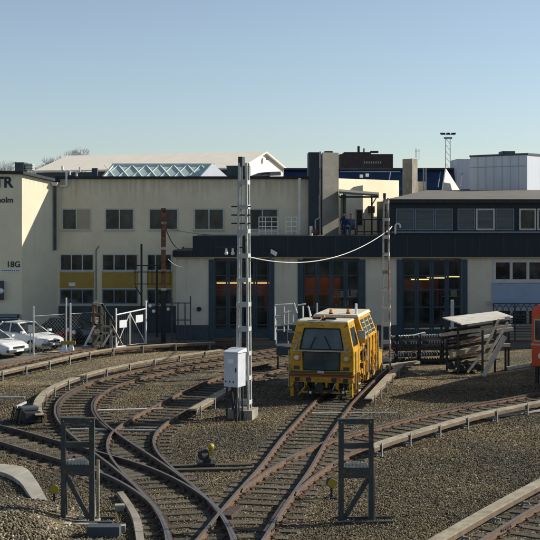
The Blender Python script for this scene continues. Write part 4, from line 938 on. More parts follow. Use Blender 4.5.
# point motor at left with pipe
b = at(28, 422); pm = thing('point_motor', 'dark point motor with levers and cables beside the left end of the curved board', 'point motor', b, .5)
o = MB(); o.box(-.28, .30, -.55, .55, .05, .42); o.build('housing', 'dark', pm, bevel=.03)
o = MB(); o.box(-.30, .32, -.25, .25, .43, .55); o.build('cover', 'plinth', pm, bevel=.03)
for k in range(5):
    o = MB(); a = random.uniform(-.6, .0); o.path([(a, -.5+.22*k, .35), (a-.25, -.55+.2*k, .52), (a-.35, -.6+.24*k, .0)], .02); o.build('cable', 'black', pm)
o = MB(); o.box(.36, .52, -.5, .8, .0, .30); o.build('bearer', 'boardside', pm); o = MB(); o.bar((-.3, .4, .5), (.2, .9, .55), .07); o.build('lever', 'galvpaint', pm)
o = MB(); p = at(-20, 397, .35); q = at(25, 397.5, .35); o.tube(p, q, .045); o.bar(at(4, 404), (at(4, 397, .35)[0], at(4, 397, .35)[1], .35), .05); tag(o.build('ground_pipe', 'galvpaint'), 'pale horizontal pipe running in from the left edge above the gravel', 'pipe')
o = MB(); o.tube(at(97, 410.5, .1), at(163, 408.5, .1), .035); tag(o.build('ground_rod', 'whitewood'), 'long pale rod lying across the gravel inside the tight curve', 'rod')
o = MB(); o.tube(at(312, 413, .06), at(398, 412.5, .06), .025); tag(o.build('ground_rod', 'whitewood'), 'thin pale pipe lying on the gravel right of the yellow machine front', 'rod')
o = MB(); o.tube(at(70, 429, .12), at(160, 430.5, .12), .03); tag(o.build('ground_rod', 'galvpaint'), 'grey rod across the rails behind the lower left steel frame', 'rod')
# concrete walkway bottom left
def ribbon(up, lo, z0, z1, name, m, label, cat, rows=1):
    A_ = [at(*p, z1) for p in up]; B_ = [at(*p, z1) for p in lo]; r = thing(name, label, cat, (A_[len(A_)//2][0], A_[len(A_)//2][1], 0))
    Au = resample([p[:2] for p in A_], .55); n = len(Au); t = np.linspace(0, 1, n)
    Bu = resample([p[:2] for p in B_], .05); Bu = Bu[(t*(len(Bu)-1)).astype(int)]
    for i in range(n-1):
        a0, a1, b0, b1 = Au[i], Au[i+1], Bu[i], Bu[i+1]; g_ = .012
        a1 = a1+(a0-a1)*g_; b1 = b1+(b0-b1)*g_; dz = random.uniform(-.006, .006)
        o = MB(); o.hexa([(*b0, z0), (*b1, z0), (*a1, z0), (*a0, z0)], [(*b0, z1+dz), (*b1, z1+dz), (*a1, z1+dz), (*a0, z1+dz)]); o.build('cover_slab', m, r, world=True)
    return r
ribbon([(-30, 463), (0, 464), (24, 467), (36, 480), (49, 503)], [(-30, 466), (0, 471.5), (18, 480), (28, 493), (39, 509)], -.05, .12, 'cable_trough', 'concrete', 'curved run of pale concrete trough covers at the lower left edge', 'cable trough')
ribbon([(117, 492), (126, 505), (133, 520), (137, 545)], [(123, 491), (133, 505), (141, 520), (145, 545)][::1], -.05, .14, 'cable_trough', 'concrete_d', 'narrow concrete trough beside the rails right of the lower left steel frame', 'cable trough')
for i, (a, b, y) in enumerate(((40, 58, 510), (44, 62, 516), (50, 68, 521), (55, 70, 527))):
    p = at(a, y); q = at(b, y+1.5); o = MB(); o.obox(((p[0]+q[0])/2, (p[1]+q[1])/2, .06), (q[0]-p[0], .2, .12), -.15); tag(o.build('concrete_step', 'concrete'), 'flat concrete step number %s below the lower end of the curved trough' % ['one, nearest the trough,', 'two', 'three', 'four'][i], 'step', 'concrete steps')
for i, (px, py) in enumerate(((119.5, 511), (120.5, 532))):
    p = at(px, py); o = MB(); o.obox((p[0], p[1], .08), (.24, .2, .17), .1); tag(o.build('concrete_block', 'concrete', bevel=.01), 'small pale concrete block, %s of two beside the narrow trough' % ('upper', 'lower')[i], 'block', 'pale concrete blocks')
p = at(104, 536); o = MB(); o.obox((p[0], p[1], .12), (.75, .35, .26), 0); tag(o.build('junction_box', 'plinth', bevel=.02), 'low blue grey box on the ground at the bottom edge right of the left frame', 'box')
# gravel heap at the bottom left
def heap(name, m, px, py, rx, ry, h, seed, label):
    random.seed(seed); c = at(px, py); o = MB(); n, k = 36, 10; vs = [(c[0], c[1], h)]
    for j in range(1, k+1):
        t = j/k
        for i in range(n):
            a = 2*math.pi*i/n; rr = t*(1+.08*math.sin(3*a+seed)+random.uniform(-.02, .02)); z = h*(math.cos(t*math.pi)*.5+.5)+random.uniform(-.015, .015)
            vs.append((c[0]+rx*rr*math.cos(a), c[1]+ry*rr*math.sin(a), z if j < k else -.02))
    fs = [(0, 1+i, 1+(i+1) % n) for i in range(n)]
    for j in range(k-1):
        for i in range(n): fs.append((1+j*n+i, 1+(j+1)*n+i, 1+(j+1)*n+(i+1) % n, 1+j*n+(i+1) % n))
    o.add(vs, fs); ob_ = o.build(name, m, smooth=True); tag(ob_, kind='structure'); return ob_
heap('gravel_bank', 'ground', 5, 530, 1.9, 3.6, .45, 1, '')
heap('gravel_bank', 'ground', 60, 560, 2.4, 1.7, .3, 2, '')

hp = [(*at(5, 530)[:2], 1.9, 3.6, .45), (*at(60, 560)[:2], 2.4, 1.7, .3)]
tag(stones('gravel', 16000, (-60, 150, 470, 600), .018, .036, 5, 'stonepale', avoid=False, heaps=hp), 'pale coarse stones heaped in the bottom left corner', 'gravel')
# ------------------------------------------------------------ yellow rail machine
fr0 = at(321, 402); MZ = math.radians(-14)
mc = thing('rail_maintenance_machine', 'yellow two cab track maintenance machine with white roofs on the straight track', 'rail vehicle', (fr0[0]+.02, fr0[1]+.1, 0), MZ)
YB = 6.7
o = MB(); o.box(-1.1, 1.1, .25, YB-.1, .78, 1.06); o.box(-1.22, -1.1, .3, YB-.2, .70, 1.10); o.box(1.1, 1.22, .3, YB-.2, .70, 1.10); o.build('chassis', 'yellowlt', mc)
# front cab shell: outline half-widths per height
zb, zw, zt = 1.06, 1.95, 3.06; hb, hw, ht = 1.26, 1.26, 1.0
sl = .16    # front leans back above the waist
def fpt(x, z): return (x, 0 if z <= zw else sl*(z-zw)/(zt-zw), z)
def side_x(z): return hw if z <= zw else hw+(ht-hw)*(z-zw)/(zt-zw)
sh_ = MB(); th = (0, .07, 0)
wz0, wz1 = zw+.07, 2.82; wb, wt = .86, .70
for s in (-1, 1):
    sh_.prism([fpt(s*side_x(zw), zw), fpt(s*side_x(wz1), wz1), fpt(s*wt, wz1), fpt(s*wb, wz0), fpt(s*wb, zw)], th)
    sh_.prism([fpt(s*hb, zb), fpt(s*hw, zw-.001), fpt(s*.74, zw-.001), fpt(s*.70, zb+.16), fpt(s*.70, zb)], th)
sh_.prism([fpt(-side_x(wz1), wz1+.001), fpt(side_x(wz1), wz1+.001), fpt(ht, zt), fpt(-ht, zt)], th)
sh_.prism([fpt(-wb, zw), fpt(wb, zw), fpt(wb, wz0), fpt(-wb, wz0)], th)
sh_.prism([fpt(-.699, zb), fpt(.699, zb), fpt(.699, zb+.14), fpt(-.699, zb+.14)], th)
CL = 1.45
for s in (-1, 1):   # side walls with a slanted window opening
    x0, x1 = s*hw, s*ht; t_ = (-s*.05, 0, 0)
    sh_.prism([(x0, .072, zb), (x0, CL, zb), (x0, CL, zw), (x0, .072, zw)], t_)
    def sp(y, z): f_ = (z-zw)/(zt-zw); return (x0+(x1-x0)*f_, y, z)
    sh_.prism([sp(.072+.0, zw), sp(CL, zw), sp(CL, zw+.16), sp(.09, zw+.16)], t_)
    sh_.prism([sp(.2, 2.82), sp(CL, 2.82), sp(CL, zt), sp(.22, zt)], t_)
    sh_.prism([sp(.09, zw+.16), sp(.25, zw+.16), sp(.34, 2.82), sp(.2, 2.82)], t_)
    sh_.prism([sp(CL-.14, zw+.16), sp(CL, zw+.16), sp(CL, 2.82), sp(CL-.14, 2.82)], t_)
sh_.prism([(-hw, CL, zb), (hw, CL, zb), (hw, CL, zw), (ht, CL, zt), (-ht, CL, zt), (-hw, CL, zw)], (0, .05, 0))
sh_.box(-1.2, 1.2, .08, CL, zb-.04, zb)
fc = sh_.build('front_cab', 'yellow', mc)
o = MB(); o.hexa([(-1.03, .14, zt), (1.03, .14, zt), (1.03, CL+.1, zt), (-1.03, CL+.1, zt)], [(-.98, .2, zt+.05), (.98, .2, zt+.05), (.98, CL+.06, zt+.05), (-.98, CL+.06, zt+.05)]); o.build('roof', 'roofwhite', fc, bevel=.01)
o = MB(); o.prism([fpt(-wb, wz0), fpt(wb, wz0), fpt(wt, wz1), fpt(-wt, wz1)], (0, .012, 0)); w1_ = o.build('windscreen', 'cabglass', fc); w1_.location = (0, .03, 0)
gs = MB()
def rim(pts, r): 
    for a, b in zip(pts, pts[1:]+pts[:1]): gs.bar((a[0], a[1]-.008, a[2]), (b[0], b[1]-.008, b[2]), r, r)
rim([fpt(-wb, wz0), fpt(wb, wz0), fpt(wt, wz1), fpt(-wt, wz1)], .035); rim([fpt(-.72, zb+.15), fpt(.72, zb+.15), fpt(.74, zw-.03), fpt(-.74, zw-.03)], .03)
gs.build('seal', 'black', fc)
o = MB(); o.prism([fpt(-.74, zb+.14), fpt(.74, zb+.14), fpt(.74, zw), fpt(-.74, zw)], (0, .012, 0)); w2_ = o.build('lower_window', 'cabglass', fc); w2_.location = (0, .03, 0)
for s in (-1, 1):
    o = MB(); x0, x1 = s*hw, s*ht
    def sp(y, z): f_ = (z-zw)/(zt-zw); return (x0+(x1-x0)*f_-s*.02, y, z)
    o.prism([sp(.25, zw+.16), sp(CL-.14, zw+.16), sp(CL-.14, 2.82), sp(.34, 2.82)], (-s*.012, 0, 0)); o.build('side_window', 'cabglass', fc)
o = MB(); o.bar((-1.12, -.05, zw+.01), (1.12, -.05, zw+.01), .045); o.build('hand_rail', 'galv', fc)
o = MB(); o.bar((-1.02, -.03, zw+.1), (-.9, .10, 2.55), .035); o.bar((.93, -.01, zw+.1), (.84, .06, 2.3), .03); o.build('grab_bar', 'galv', fc)
o = MB(); o.bar((.35, -.03, zw+.1), (.1, .05, 2.55), .02); o.bar((-.45, -.03, zw+.1), (-.25, .05, 2.5), .02); o.build('wiper', 'black', fc)
# cab interior
o = MB(); o.box(-.35, .25, .75, 1.25, 1.5, 1.62); o.box(-.35, .25, 1.2, 1.32, 1.6, 2.3); o.build('seat', 'black', fc); o = MB(); o.box(-.7, .7, .28, .5, 1.1, 1.75); o.box(.3, .8, .3, 1.1, 1.75, 2.05); o.box(-.75, -.5, .4, 1.2, 1.1, 2.0); o.build('console', 'slate', fc)
o = MB(); o.box(.42, .6, .34, .37, 2.08, 2.2); o.build('screen', 'galvpaint', fc)
for s in (-1, 1):
    hl = MB(); hl.box(s*.98-.14, s*.98+.14, -.03, -.002, 1.55, 1.82); h_ = hl.build('headlight', 'yellowlt', fc); q = MB(); q.tube((s*.98, -.04, 1.685), (s*.98, -.031, 1.685), .095, n=20); q.build('lens', 'silver', h_)
    q = MB(); q.box(s*.98-.12, s*.98+.12, -.02, -.002, 1.22, 1.36); q.build('marker_lamp', 'gantry', fc)
o = MB(); o.box(-1.24, 1.24, -.035, -.004, zb+.02, zb+.11); o.build('green_band', 'green', fc); o = MB(); o.box(-1.28, 1.28, -.06, .06, .97, 1.035); o.build('red_band', 'red', fc)
o = MB(); o.box(-.15, .12, -.05, -.038, zb+.04, zb+.14); o.build('number_plate', 'galvpaint', fc)
o = MB(); o.box(-1.24, 1.24, -.05, .25, .74, .965); o.build('front_beam', 'yellowlt', mc, bevel=.01)
for x in (-.95, -.5, .5, .95): o = MB(); o.box(x-.09, x+.09, -.075, -.052, .77, .93); o.build('step_plate', 'dark', mc)
for x, w_, z0 in ((-1.16, .13, .18), (1.16, .14, .18), (-.62, .12, .48), (.62, .12, .5), (.2, .1, .55), (-.2, .1, .55)):
    o = MB(); o.box(x-w_/2, x+w_/2, -.06, .14, z0, .738); o.build('skirt_plate', 'yellow', mc, bevel=.008)
o = MB(); o.tube((-.0, -.35, .62), (0, .2, .62), .10, n=16); o.tube((0, -.42, .62), (0, -.35, .62), .17, n=20); o.build('buffer', 'dark', mc)
o = MB(); o.box(-.8, .8, -.12, .02, .34, .42); o.bar((-.9, -.1, .25), (-.6, -.1, .6), .06); o.bar((.6, -.1, .6), (.95, -.12, .22), .06); o.build('rail_guard', 'yellowlt', mc)
o = MB(); o.tube((.75, -.15, .5), (1.0, -.1, .3), .05); o.tube((.8, -.2, .2), (.8, .1, .55), .06); o.tube((.95, -.2, .42), (.7, -.2, .2), .035); o.build('coupling_gear', 'dark', mc); o = MB(); o.path([(-.5, -.15, .6), (-.35, -.25, .35), (-.1, -.2, .45), (.1, -.25, .3), (.4, -.2, .4)], .03); o.build('coupling_gear', 'dark', mc)
o = MB(); o.box(.86, .94, -.24, -.18, .38, .46); o.box(-.42, -.34, -.28, -.2, .34, .42); o.build('cock', 'signwhite', mc)
# wheels
for y in (1.05, 5.55):
    ax = MB(); ax.tube((-.8, y, .61), (.8, y, .61), .07); axo = ax.build('axle', 'dark', mc)
    for s in (-1, 1):
        o = MB(); o.tube((s*.66, y, .61), (s*.69, y, .61), .43, n=28); o.tube((s*.69, y, .61), (s*.80, y, .61), .40, n=28); o.tube((s*.80, y, .61), (s*.83, y, .61), .13, n=14); o.build('wheel', 'raildark', axo)
        o = MB(); o.box(s*.86-.03, s*.86+.08, y-.3, y+.3, .45, .8); o.box(s*.88, s*.88+.1, y-.12, y+.12, .5, .72); o.build('axle_box', 'dark', mc)
# working gear between cabs
for s in (-1, 1):
    for k, y in enumerate((1.62, 1.95, 2.3, 2.62)):
        o = MB(); o.bar((s*1.14, y, .55), (s*(1.14-.06*k), y+.05, 2.05-.1*(k % 2)), .11, .13); o.build('gear_column', 'yellow', mc, bevel=.01)
    for k in range(4):
        y = 1.75+k*.3; o = MB(); o.tube((s*1.05, y, .35), (s*.98, y+.1, 1.25), .05, n=10); o.tube((s*.98, y+.1, 1.25), (s*.92, y+.2, 1.85), .028, n=8); o.build('hydraulic_ram', 'dark' if k % 2 else 'galvpaint', mc)
    o = MB(); o.bar((s*1.18, 1.55, 1.75), (s*1.18, 2.8, 1.95), .09, .12); o.bar((s*1.2, 1.55, 1.2), (s*1.2, 2.8, 1.2), .09, .14); o.build('gear_beam', 'yellow', mc, bevel=.01)
    for k in range(3): o = MB(); y = 1.8+k*.33; o.path([(s*1.0, y, 2.0), (s*1.14, y+.05, 1.6), (s*1.05, y+.18, 1.2), (s*1.12, y+.1, .8)], .022); o.build('hose', 'black', mc)
o = MB(); o.box(-.85, .85, 1.6, 2.7, 1.07, 1.9); o.build('engine', 'dark', mc, bevel=.03); o = MB(); o.box(-.5, .6, 1.65, 2.6, 1.91, 2.3); o.build('engine_cover', 'yellowlt', mc, bevel=.03)
# rear cab
y0, y1 = 2.85, 5.9; wb_, wt_ = 1.24, .92; zb2, zw2, zt2 = 1.07, 2.15, 3.02
o = MB()
o.hexa([(-wb_, y0, zb2), (wb_, y0, zb2), (wb_, y1, zb2), (-wb_, y1, zb2)], [(-wb_, y0, zw2), (wb_, y0, zw2), (wb_, y1, zw2), (-wb_, y1, zw2)])
o.hexa([(-wb_, y0, zw2), (wb_, y0, zw2), (wb_, y1, zw2), (-wb_, y1, zw2)], [(-wt_, y0+.1, zt2), (wt_, y0+.1, zt2), (wt_, y1-.1, zt2), (-wt_, y1-.1, zt2)])
rc = o.build('rear_cab', 'yellow', mc, bevel=.012)
o = MB(); o.hexa([(-wt_-.05, y0, zt2), (wt_+.05, y0, zt2), (wt_+.05, y1, zt2), (-wt_-.05, y1, zt2)], [(-wt_+.02, y0+.08, zt2+.1), (wt_-.02, y0+.08, zt2+.1), (wt_-.02, y1-.05, zt2+.1), (-wt_+.02, y1-.05, zt2+.1)]); o.build('roof', 'roofwhite', rc, bevel=.01)
for s in (-1, 1):
    for k in range(3):
        a = y0+.32+k*.88; b_ = a+.68
        def rp_(y, z, off): f_ = (z-zw2)/(zt2-zw2); return (s*(wb_+(wt_-wb_)*f_+off), y, z)
        o = MB(); o.prism([rp_(a, zw2+.1, .006), rp_(b_, zw2+.1, .006), rp_(b_, zt2-.12, .006), rp_(a, zt2-.12, .006)], (s*.012, 0, 0)); wn = o.build('window', 'cabglass', rc)
        for j in range(3):
            z = zw2+.22+j*.2; q = MB(); q.bar(rp_(a, z, .025), rp_(b_, z, .025), .025); q.build('louvre', 'galvpaint', wn)
    for k in range(4):
        y = y0+.15+k*.8; o = MB(); o.bar((s*(wb_+.03), y, .8), (s*(wb_+.03), y, zw2), .07, .09); o.build('rib', 'yellow', rc, bevel=.008)
    for k in range(3):
        y = y0+.3+k*.8; o = MB(); o.box(s*(wb_+.012)-.01, s*(wb_+.012)+.01, y, y+.55, 1.25, 1.95); o.build('side_panel', 'yellowlt', rc)
    o = MB(); o.tube((s*1.32, y0+.2, .7), (s*1.32, y0+.2, 2.3), .025); o.tube((s*1.32, y1-.1, .9), (s*1.32, y1-.1, 2.2), .025); o.build('grab_bar', 'galv', rc)
    o = MB(); o.box(s*1.2-.14, s*1.2+.14, y1, YB, .5, 1.3); o.bar((s*1.25, y1+.3, 1.3), (s*1.1, y1+.5, 2.4), .07); o.build('rear_step', 'yellow', mc, bevel=.01)
    for k in range(3): o = MB(); o.box(s*1.15-.12, s*1.15+.12, 3.2+k*.75, 3.7+k*.75, .42, .72); o.build('tool_box', 'dark' if k % 2 else 'yellowlt', mc, bevel=.01)
o = MB(); o.prism([(-.95, y0-.004, 2.2), (.95, y0-.004, 2.2), (.8, y0+.06, 2.85), (-.8, y0+.06, 2.85)], (0, -.012, 0)); o.build('front_window', 'cabglass', rc)
o = MB(); o.box(-.95, .95, .3, 6.3, .42, .775); o.build('underframe_gear', 'dark', mc)
random.seed(21)
for s in (-1, 1):
    for k in range(34):
        y = random.uniform(1.5, 6.4); z = random.uniform(.45, 1.9 if y < 2.8 else 1.25); a = random.uniform(.05, .16); b2 = random.uniform(.06, .22); x = s*random.uniform(1.2, 1.30)
        o = MB(); o.box(x-.04, x+.05, y, y+a, z, z+b2); o.build('fitting', random.choice(['dark', 'dark', 'yellow', 'yellowlt', 'galvpaint', 'black']), mc, bevel=.006)
    for k in range(9):
        y = 1.5+k*.55; o = MB(); z1 = random.uniform(1.2, 2.1) if y < 2.9 else random.uniform(1.2, 1.9)
        o.path([(s*1.27, y, .5), (s*1.31, y+.05, .9), (s*1.28, y-.03, z1)], .016, 6); o.build('pipe', random.choice(['black', 'galvpaint', 'yellowlt']), mc)
    o = MB(); o.tube((s*1.33, .15, .5), (s*1.33, .15, 1.95), .022); o.build('grab_bar', 'galv', mc)
    for z in (.35, .62): o = MB(); o.box(s*1.3-.12, s*1.3+.08, .55, .95, z, z+.035); o.build('step', 'galvpaint', mc)
    for y in (.55, .96): o = MB(); o.box(s*1.3-.1, s*1.3+.06, y-.02, y, .3, 1.05); o.build('step_side', 'yellowlt', mc)
    o = MB(); o.box(s*1.266-.006, s*1.266+.006, .35, .37, 1.1, 1.9); o.box(s*1.266-.006, s*1.266+.006, 1.1, 1.12, 1.1, 1.9); o.box(s*1.266-.006, s*1.266+.006, .37, 1.1, 1.1, 1.12); o.build('door_seam', 'black', mc)
for x, z in ((-1.0, 2.0), (1.0, 2.0), (-.9, 2.9), (.9, 2.9), (0, 2.93)):
    o = MB(); o.ball((x, fpt(x, z)[1]-.005, z), .022, 8, 5); o.build('bolt', 'dark', mc)
for k in range(7):
    x = -.9+k*.3+random.uniform(-.05, .05); o = MB(); o.path([(x, -.1, .72), (x+random.uniform(-.1, .1), -.14, .5), (x+random.uniform(-.15, .15), -.08, .33)], .02, 6); o.build('hose', random.choice(['black', 'dark', 'galvpaint']), mc)
o = MB(); o.box(-.55, .55, -.16, -.02, .42, .5); o.box(-.9, -.7, -.1, .05, .45, .72); o.build('front_gear', 'dark', mc)
# beacons, horn, mirror, exhaust
for x, y, z in ((-.02, .5, zt+.05), (-.25, 3.2, zt2+.1), (.42, 3.5, zt2+.1)):
    r_ = MB(); r_.tube((x, y, z), (x, y, z+.05), .09, n=16); ro = r_.build('beacon', 'dark', mc); q = MB(); q.tube((x, y, z+.05), (x, y, z+.19), .08, .06, n=16); q.build('beacon_lens', 'amber', ro)
o = MB(); o.box(-.42, -.12, .3, .5, zt+.09, zt+.17); o.box(.05, .5, .3, .5, zt+.09, zt+.16); o.build('roof_lamp', 'black', mc)
o = MB(); o.box(-.4, -.2, .285, .299, zt+.1, zt+.16); o.build('tail_lamp', 'red', mc)
o = MB(); o.tube((.75, 3.5, zt2+.1), (.75, 3.5, zt2+.52), .05, n=12); o.build('exhaust', 'signwhite', mc); o = MB(); o.tube((-.55, .5, zt+.09), (-.6, .5, zt+.55), .025, n=8); o.build('aerial', 'signwhite', mc)
o = MB(); o.box(1.22, 1.5, 1.3, 1.4, 2.3, 2.66); o.bar((1.05, 1.35, 2.5), (1.25, 1.35, 2.5), .03); o.build('mirror', 'galvpaint', mc, bevel=.01)

# white tubular trolley behind the machine
tr_ = thing('tubular_trolley', 'white tubular handrail frames on a dark trolley left of the yellow machine', 'trolley', (X(289, 56), 56, 0))
D = 56
def P_(px, py, dd=0): return atd(px, py, D+dd)
for seg in (((275, 306), (275, 340)), ((284, 304.5), (284, 332)), ((293, 304), (293, 322)), ((303, 306), (303, 320)), ((275, 305), (293, 304)), ((284, 313), (293, 311)), ((275, 316), (284, 316)), ((298, 305), (306, 304)), ((298, 320), (304, 318)), ((294, 303), (297, 313)), ((275, 326), (292, 324)), ((308, 306), (311, 316)), ((317, 303), (317, 316))):
    o = MB(); (a, b_), (c, d) = seg; o.tube(P_(a, b_), P_(c, d), .035, n=8); o.build('tube_frame', 'white' if random.random() < .6 else 'galvpaint', tr_, world=True)
o = MB(); o.tube(P_(276, 318, .8), P_(276, 345, .8), .04); o.tube(P_(288, 310, .8), P_(288, 345, .8), .04); o.tube(P_(276, 318, .8), P_(288, 318, .8), .03); o.tube(P_(276, 330, .8), P_(292, 330, .8), .03); o.build('back_frame', 'galv', tr_, world=True)
o = MB(); o.obox((X(287, D), D, .9), (1.0, 1.4, .4), 0); o.obox((X(291, D), D-.3, 1.55), (.32, .4, .4), 0); o.build('motor', 'slate', tr_, world=True, bevel=.03)
for x in (277, 292): o = MB(); o.tube((X(x, D), D-.6, .35), (X(x, D)+.08, D-.6, .35), .3, n=18); o.build('wheel', 'dark', tr_, world=True)

# ------------------------------------------------------------ cars
def car(name, label, loc, rz, paint, group='cars parked behind the fence'):
    r = thing(name, label, 'car', loc, rz, group)    # +X = front
    Lh = 2.2; W = .84
    # lofted body: stations along x with (z bottom, z belt, half-width)
    st = [(-2.2, .42, .80, .70), (-2.12, .30, .90, .80), (-1.3, .22, .93, .85), (0, .20, .92, .86), (1.0, .22, .88, .86), (1.75, .26, .78, .83), (2.12, .30, .66, .77), (2.22, .40, .58, .68)]
    o = MB(); vs = []; k = 8
    for x, z0, z1, w_ in st:
        vs += [(x, -w_*.92, z0), (x, -w_, z0+.12), (x, -w_, (z0+z1)/2), (x, -w_*.95, z1-.04), (x, -w_*.84, z1), (x, w_*.84, z1), (x, w_*.95, z1-.04), (x, w_, (z0+z1)/2), (x, w_, z0+.12), (x, w_*.92, z0)]
    k = 10; fs = [(i*k+j, i*k+(j+1) % k, (i+1)*k+(j+1) % k, (i+1)*k+j) for i in range(len(st)-1) for j in range(k)]
    fs += [tuple(range(k)), tuple(reversed(range((len(st)-1)*k, len(st)*k)))]
    o.add(vs, fs); body = o.build('body', paint, r, smooth=False)
    # greenhouse
    o = MB(); gb = [(-1.75, .72), (.85, .74)]; gt = [(-1.2, .56), (.05, .58)]; zb_, zt_ = .89, 1.36
    B4 = [(-1.75, -.72, zb_), (.88, -.74, zb_), (.88, .74, zb_), (-1.75, .72, zb_)]; T4 = [(-1.2, -.55, zt_), (.0, -.57, zt_), (.0, .57, zt_), (-1.2, .55, zt_)]
    o.hexa(B4, T4); o.build('glasshouse', 'cabglass' if False else 'pane', r)
    o = MB(); o.hexa([(-1.24, -.57, zt_), (.06, -.59, zt_), (.06, .59, zt_), (-1.24, .57, zt_)], [(-1.15, -.5, zt_+.05), (-.05, -.52, zt_+.05), (-.05, .52, zt_+.05), (-1.15, .5, zt_+.05)]); o.build('roof', paint, r, bevel=.015)
    for s in (-1, 1):
        o = MB(); o.bar((.9, s*.745, .88), (.02, s*.575, zt_+.02), .06); o.bar((-1.77, s*.73, .88), (-1.2, s*.56, zt_+.02), .10); o.bar((-.42, s*.745, .88), (-.5, s*.575, zt_+.02), .07); o.build('pillar', paint, r)
        o = MB(); o.box(2.02, 2.2, s*.58-.13, s*.58+.13, .50, .62); o.build('headlight', 'silver', r, bevel=.01)
        o = MB(); o.box(.72, .9, s*.93-.09, s*.93+.09, .92, 1.03); o.build('mirror', paint, r, bevel=.01)
        for x in (-1.35, 1.38):
            q = MB(); q.tube((x, s*.70, .31), (x, s*.875, .31), .31, n=24); wh = q.build('wheel', 'black', r); q = MB(); q.tube((x, s*.876, .31), (x, s*.882, .31), .19, n=16); q.build('rim', 'galvpaint', wh)
    o = MB(); o.box(2.1, 2.30, -.76, .76, .34, .46); o.build('bumper', 'slate', r, bevel=.02); o = MB(); o.box(2.15, 2.245, -.38, .38, .50, .60); o.build('grille', 'black', r, bevel=.01)
    o = MB(); o.box(2.302, 2.31, -.25, .25, .36, .45); o.build('number_plate', 'signwhite', r)
    return r
p = at(28, 351); c1_ = car('parked_car', 'white saloon car with its nose at the fence post, right of two', (p[0]-.35, p[1]+1.2, 0), math.radians(-38), 'carwhite')
p = at(-14, 356); dup(c1_, (p[0], p[1]+.3, 0), math.radians(-33), 'white car cut off by the left edge of the photo')
p = at(68, 346.5); car('parked_car', 'dark car behind the white and yellow barrier', (p[0]+.1, p[1]+1.9, 0), math.radians(-20), 'cardark')
# small red trailer / handcart with coloured load
p = at(64, 345); b_ = thing('handcart', 'small cart with a red load behind the fence posts', 'cart', (p[0]+.1, p[1]-.2, 0))
o = MB(); o.box(-.5, .6, -.3, .3, .35, .45); o.build('bed', 'slate', b_); o = MB()
for k in range(6): random.seed(k); x = -.4+k*.17; o.ball((x, random.uniform(-.15, .15), .6), .14, 8, 6)
o.build('load', 'carred', b_)
for s in (-.35, .4): o = MB(); o.tube((s, -.34, .2), (s, -.28, .2), .2, n=16); o.build('wheel', 'black', b_)
o = MB(); o.ball((.15, -.1, .86), .12, 8, 6); o.ball((.45, .0, .7), .13, 8, 6); o.build('bag', 'signwhite', b_)
# barrier
p = at(67.5, 354); bz = thing('barrier', 'white and yellow road barrier standing on two feet by the fence posts', 'barrier', p)
o = MB(); 
for s in (-1, 1): o = MB(); o.hexa([(s*.2-.17, -.15, 0), (s*.2+.17, -.15, 0), (s*.2+.17, .25, 0), (s*.2-.17, .25, 0)], [(s*.17-.08, 0, .48), (s*.17+.08, 0, .48), (s*.17+.08, .12, .48), (s*.17-.08, .12, .48)]); o.build('foot', 'signwhite', bz)
o = MB(); o.box(-.34, .4, -.02, .1, .482, .66); o.build('board', 'lampyellow', bz)

# ------------------------------------------------------------ fence, posts, gate, stand
def fpost(px, py, tp, r, label):
    b = at(px, py); o = MB(); o.tube((b[0], b[1], 0), (b[0], b[1], Z(tp, b[1])), r, n=10); o.ball((b[0], b[1], Z(tp, b[1])), r*1.1, 8, 4); tag(o.build('fence_post', 'galvpaint'), label, 'post', 'pale steel fence posts'); return b
b1 = fpost(33.5, 355.5, 307, .045, 'pale steel post in front of the white car')
b2 = fpost(66.2, 352.5, 298.5, .045, 'left and taller of the two close steel posts behind the barrier')
b3 = fpost(70.3, 352.3, 304, .05, 'right and shorter of the two close steel posts behind the barrier')
o = MB(); o.tube((b1[0]-.16, b1[1], 0), (b1[0]-.16, b1[1], 1.3), .03); o.box(b1[0]-.26, b1[0]-.08, b1[1]-.06, b1[1]+.06, 1.2, 1.55); tag(o.build('socket_post', 'box'), 'short post with a small grey box left of the steel post by the white car', 'post')
# chain-link mesh
def chain(a, b, z0, z1, label, pitch=.20):
    r = thing('chain_link_fence', label, 'fence', ((a[0]+b[0])/2, (a[1]+b[1])/2, 0)); A_ = Vector((a[0], a[1], 0)); B_ = Vector((b[0], b[1], 0)); L = (B_-A_).length; u = (B_-A_)/L; h_ = z1-z0
    o = MB(); n = int(L/pitch)
    for i in range(-int(h_/pitch), n):
        for sgn in (1, -1):
            s0, s1 = i*pitch, i*pitch+h_; za, zb_ = (z0, z1) if sgn > 0 else (z1, z0)
            if s0 < 0: za = za+(0-s0)*(zb_-za)/(s1-s0); s0 = 0
            if s1 > L: zb_ = za+(L-s0)*(zb_-za)/(s1-s0); s1 = L
            if s1-s0 < .01: continue
            p0, p1 = A_+u*s0, A_+u*s1; o.bar((p0.x, p0.y, za), (p1.x, p1.y, zb_), .0035)
    o.build('wire_mesh', 'galv', r, world=True)
    for zz_ in (z0, z1): o = MB(); o.tube((a[0], a[1], zz_), (b[0], b[1], zz_), .012, n=6); o.build('rail', 'galv', r, world=True)
chain(at(-12, 357), b1, .1, 1.9, 'chain link fence left of the steel post by the white car')
chain(b1, b2, .1, 2.0, 'chain link fence between the white car post and the barrier')
chain(b3, at(96, 350), .1, 2.0, 'chain link fence between the barrier and the wooden stand')
D = 67; o = MB(); o.tube((X(18, D), D, Z(331, D)), (X(93, D), D, Z(331, D)), .07, n=10)
for px in (22, 45, 68, 90): o.tube((X(px, D), D, 0), (X(px, D), D, Z(331, D)), .05, n=8)
tag(o.build('guard_rail', 'white'), 'low white tube guard rail behind the cars along the office', 'guard rail')
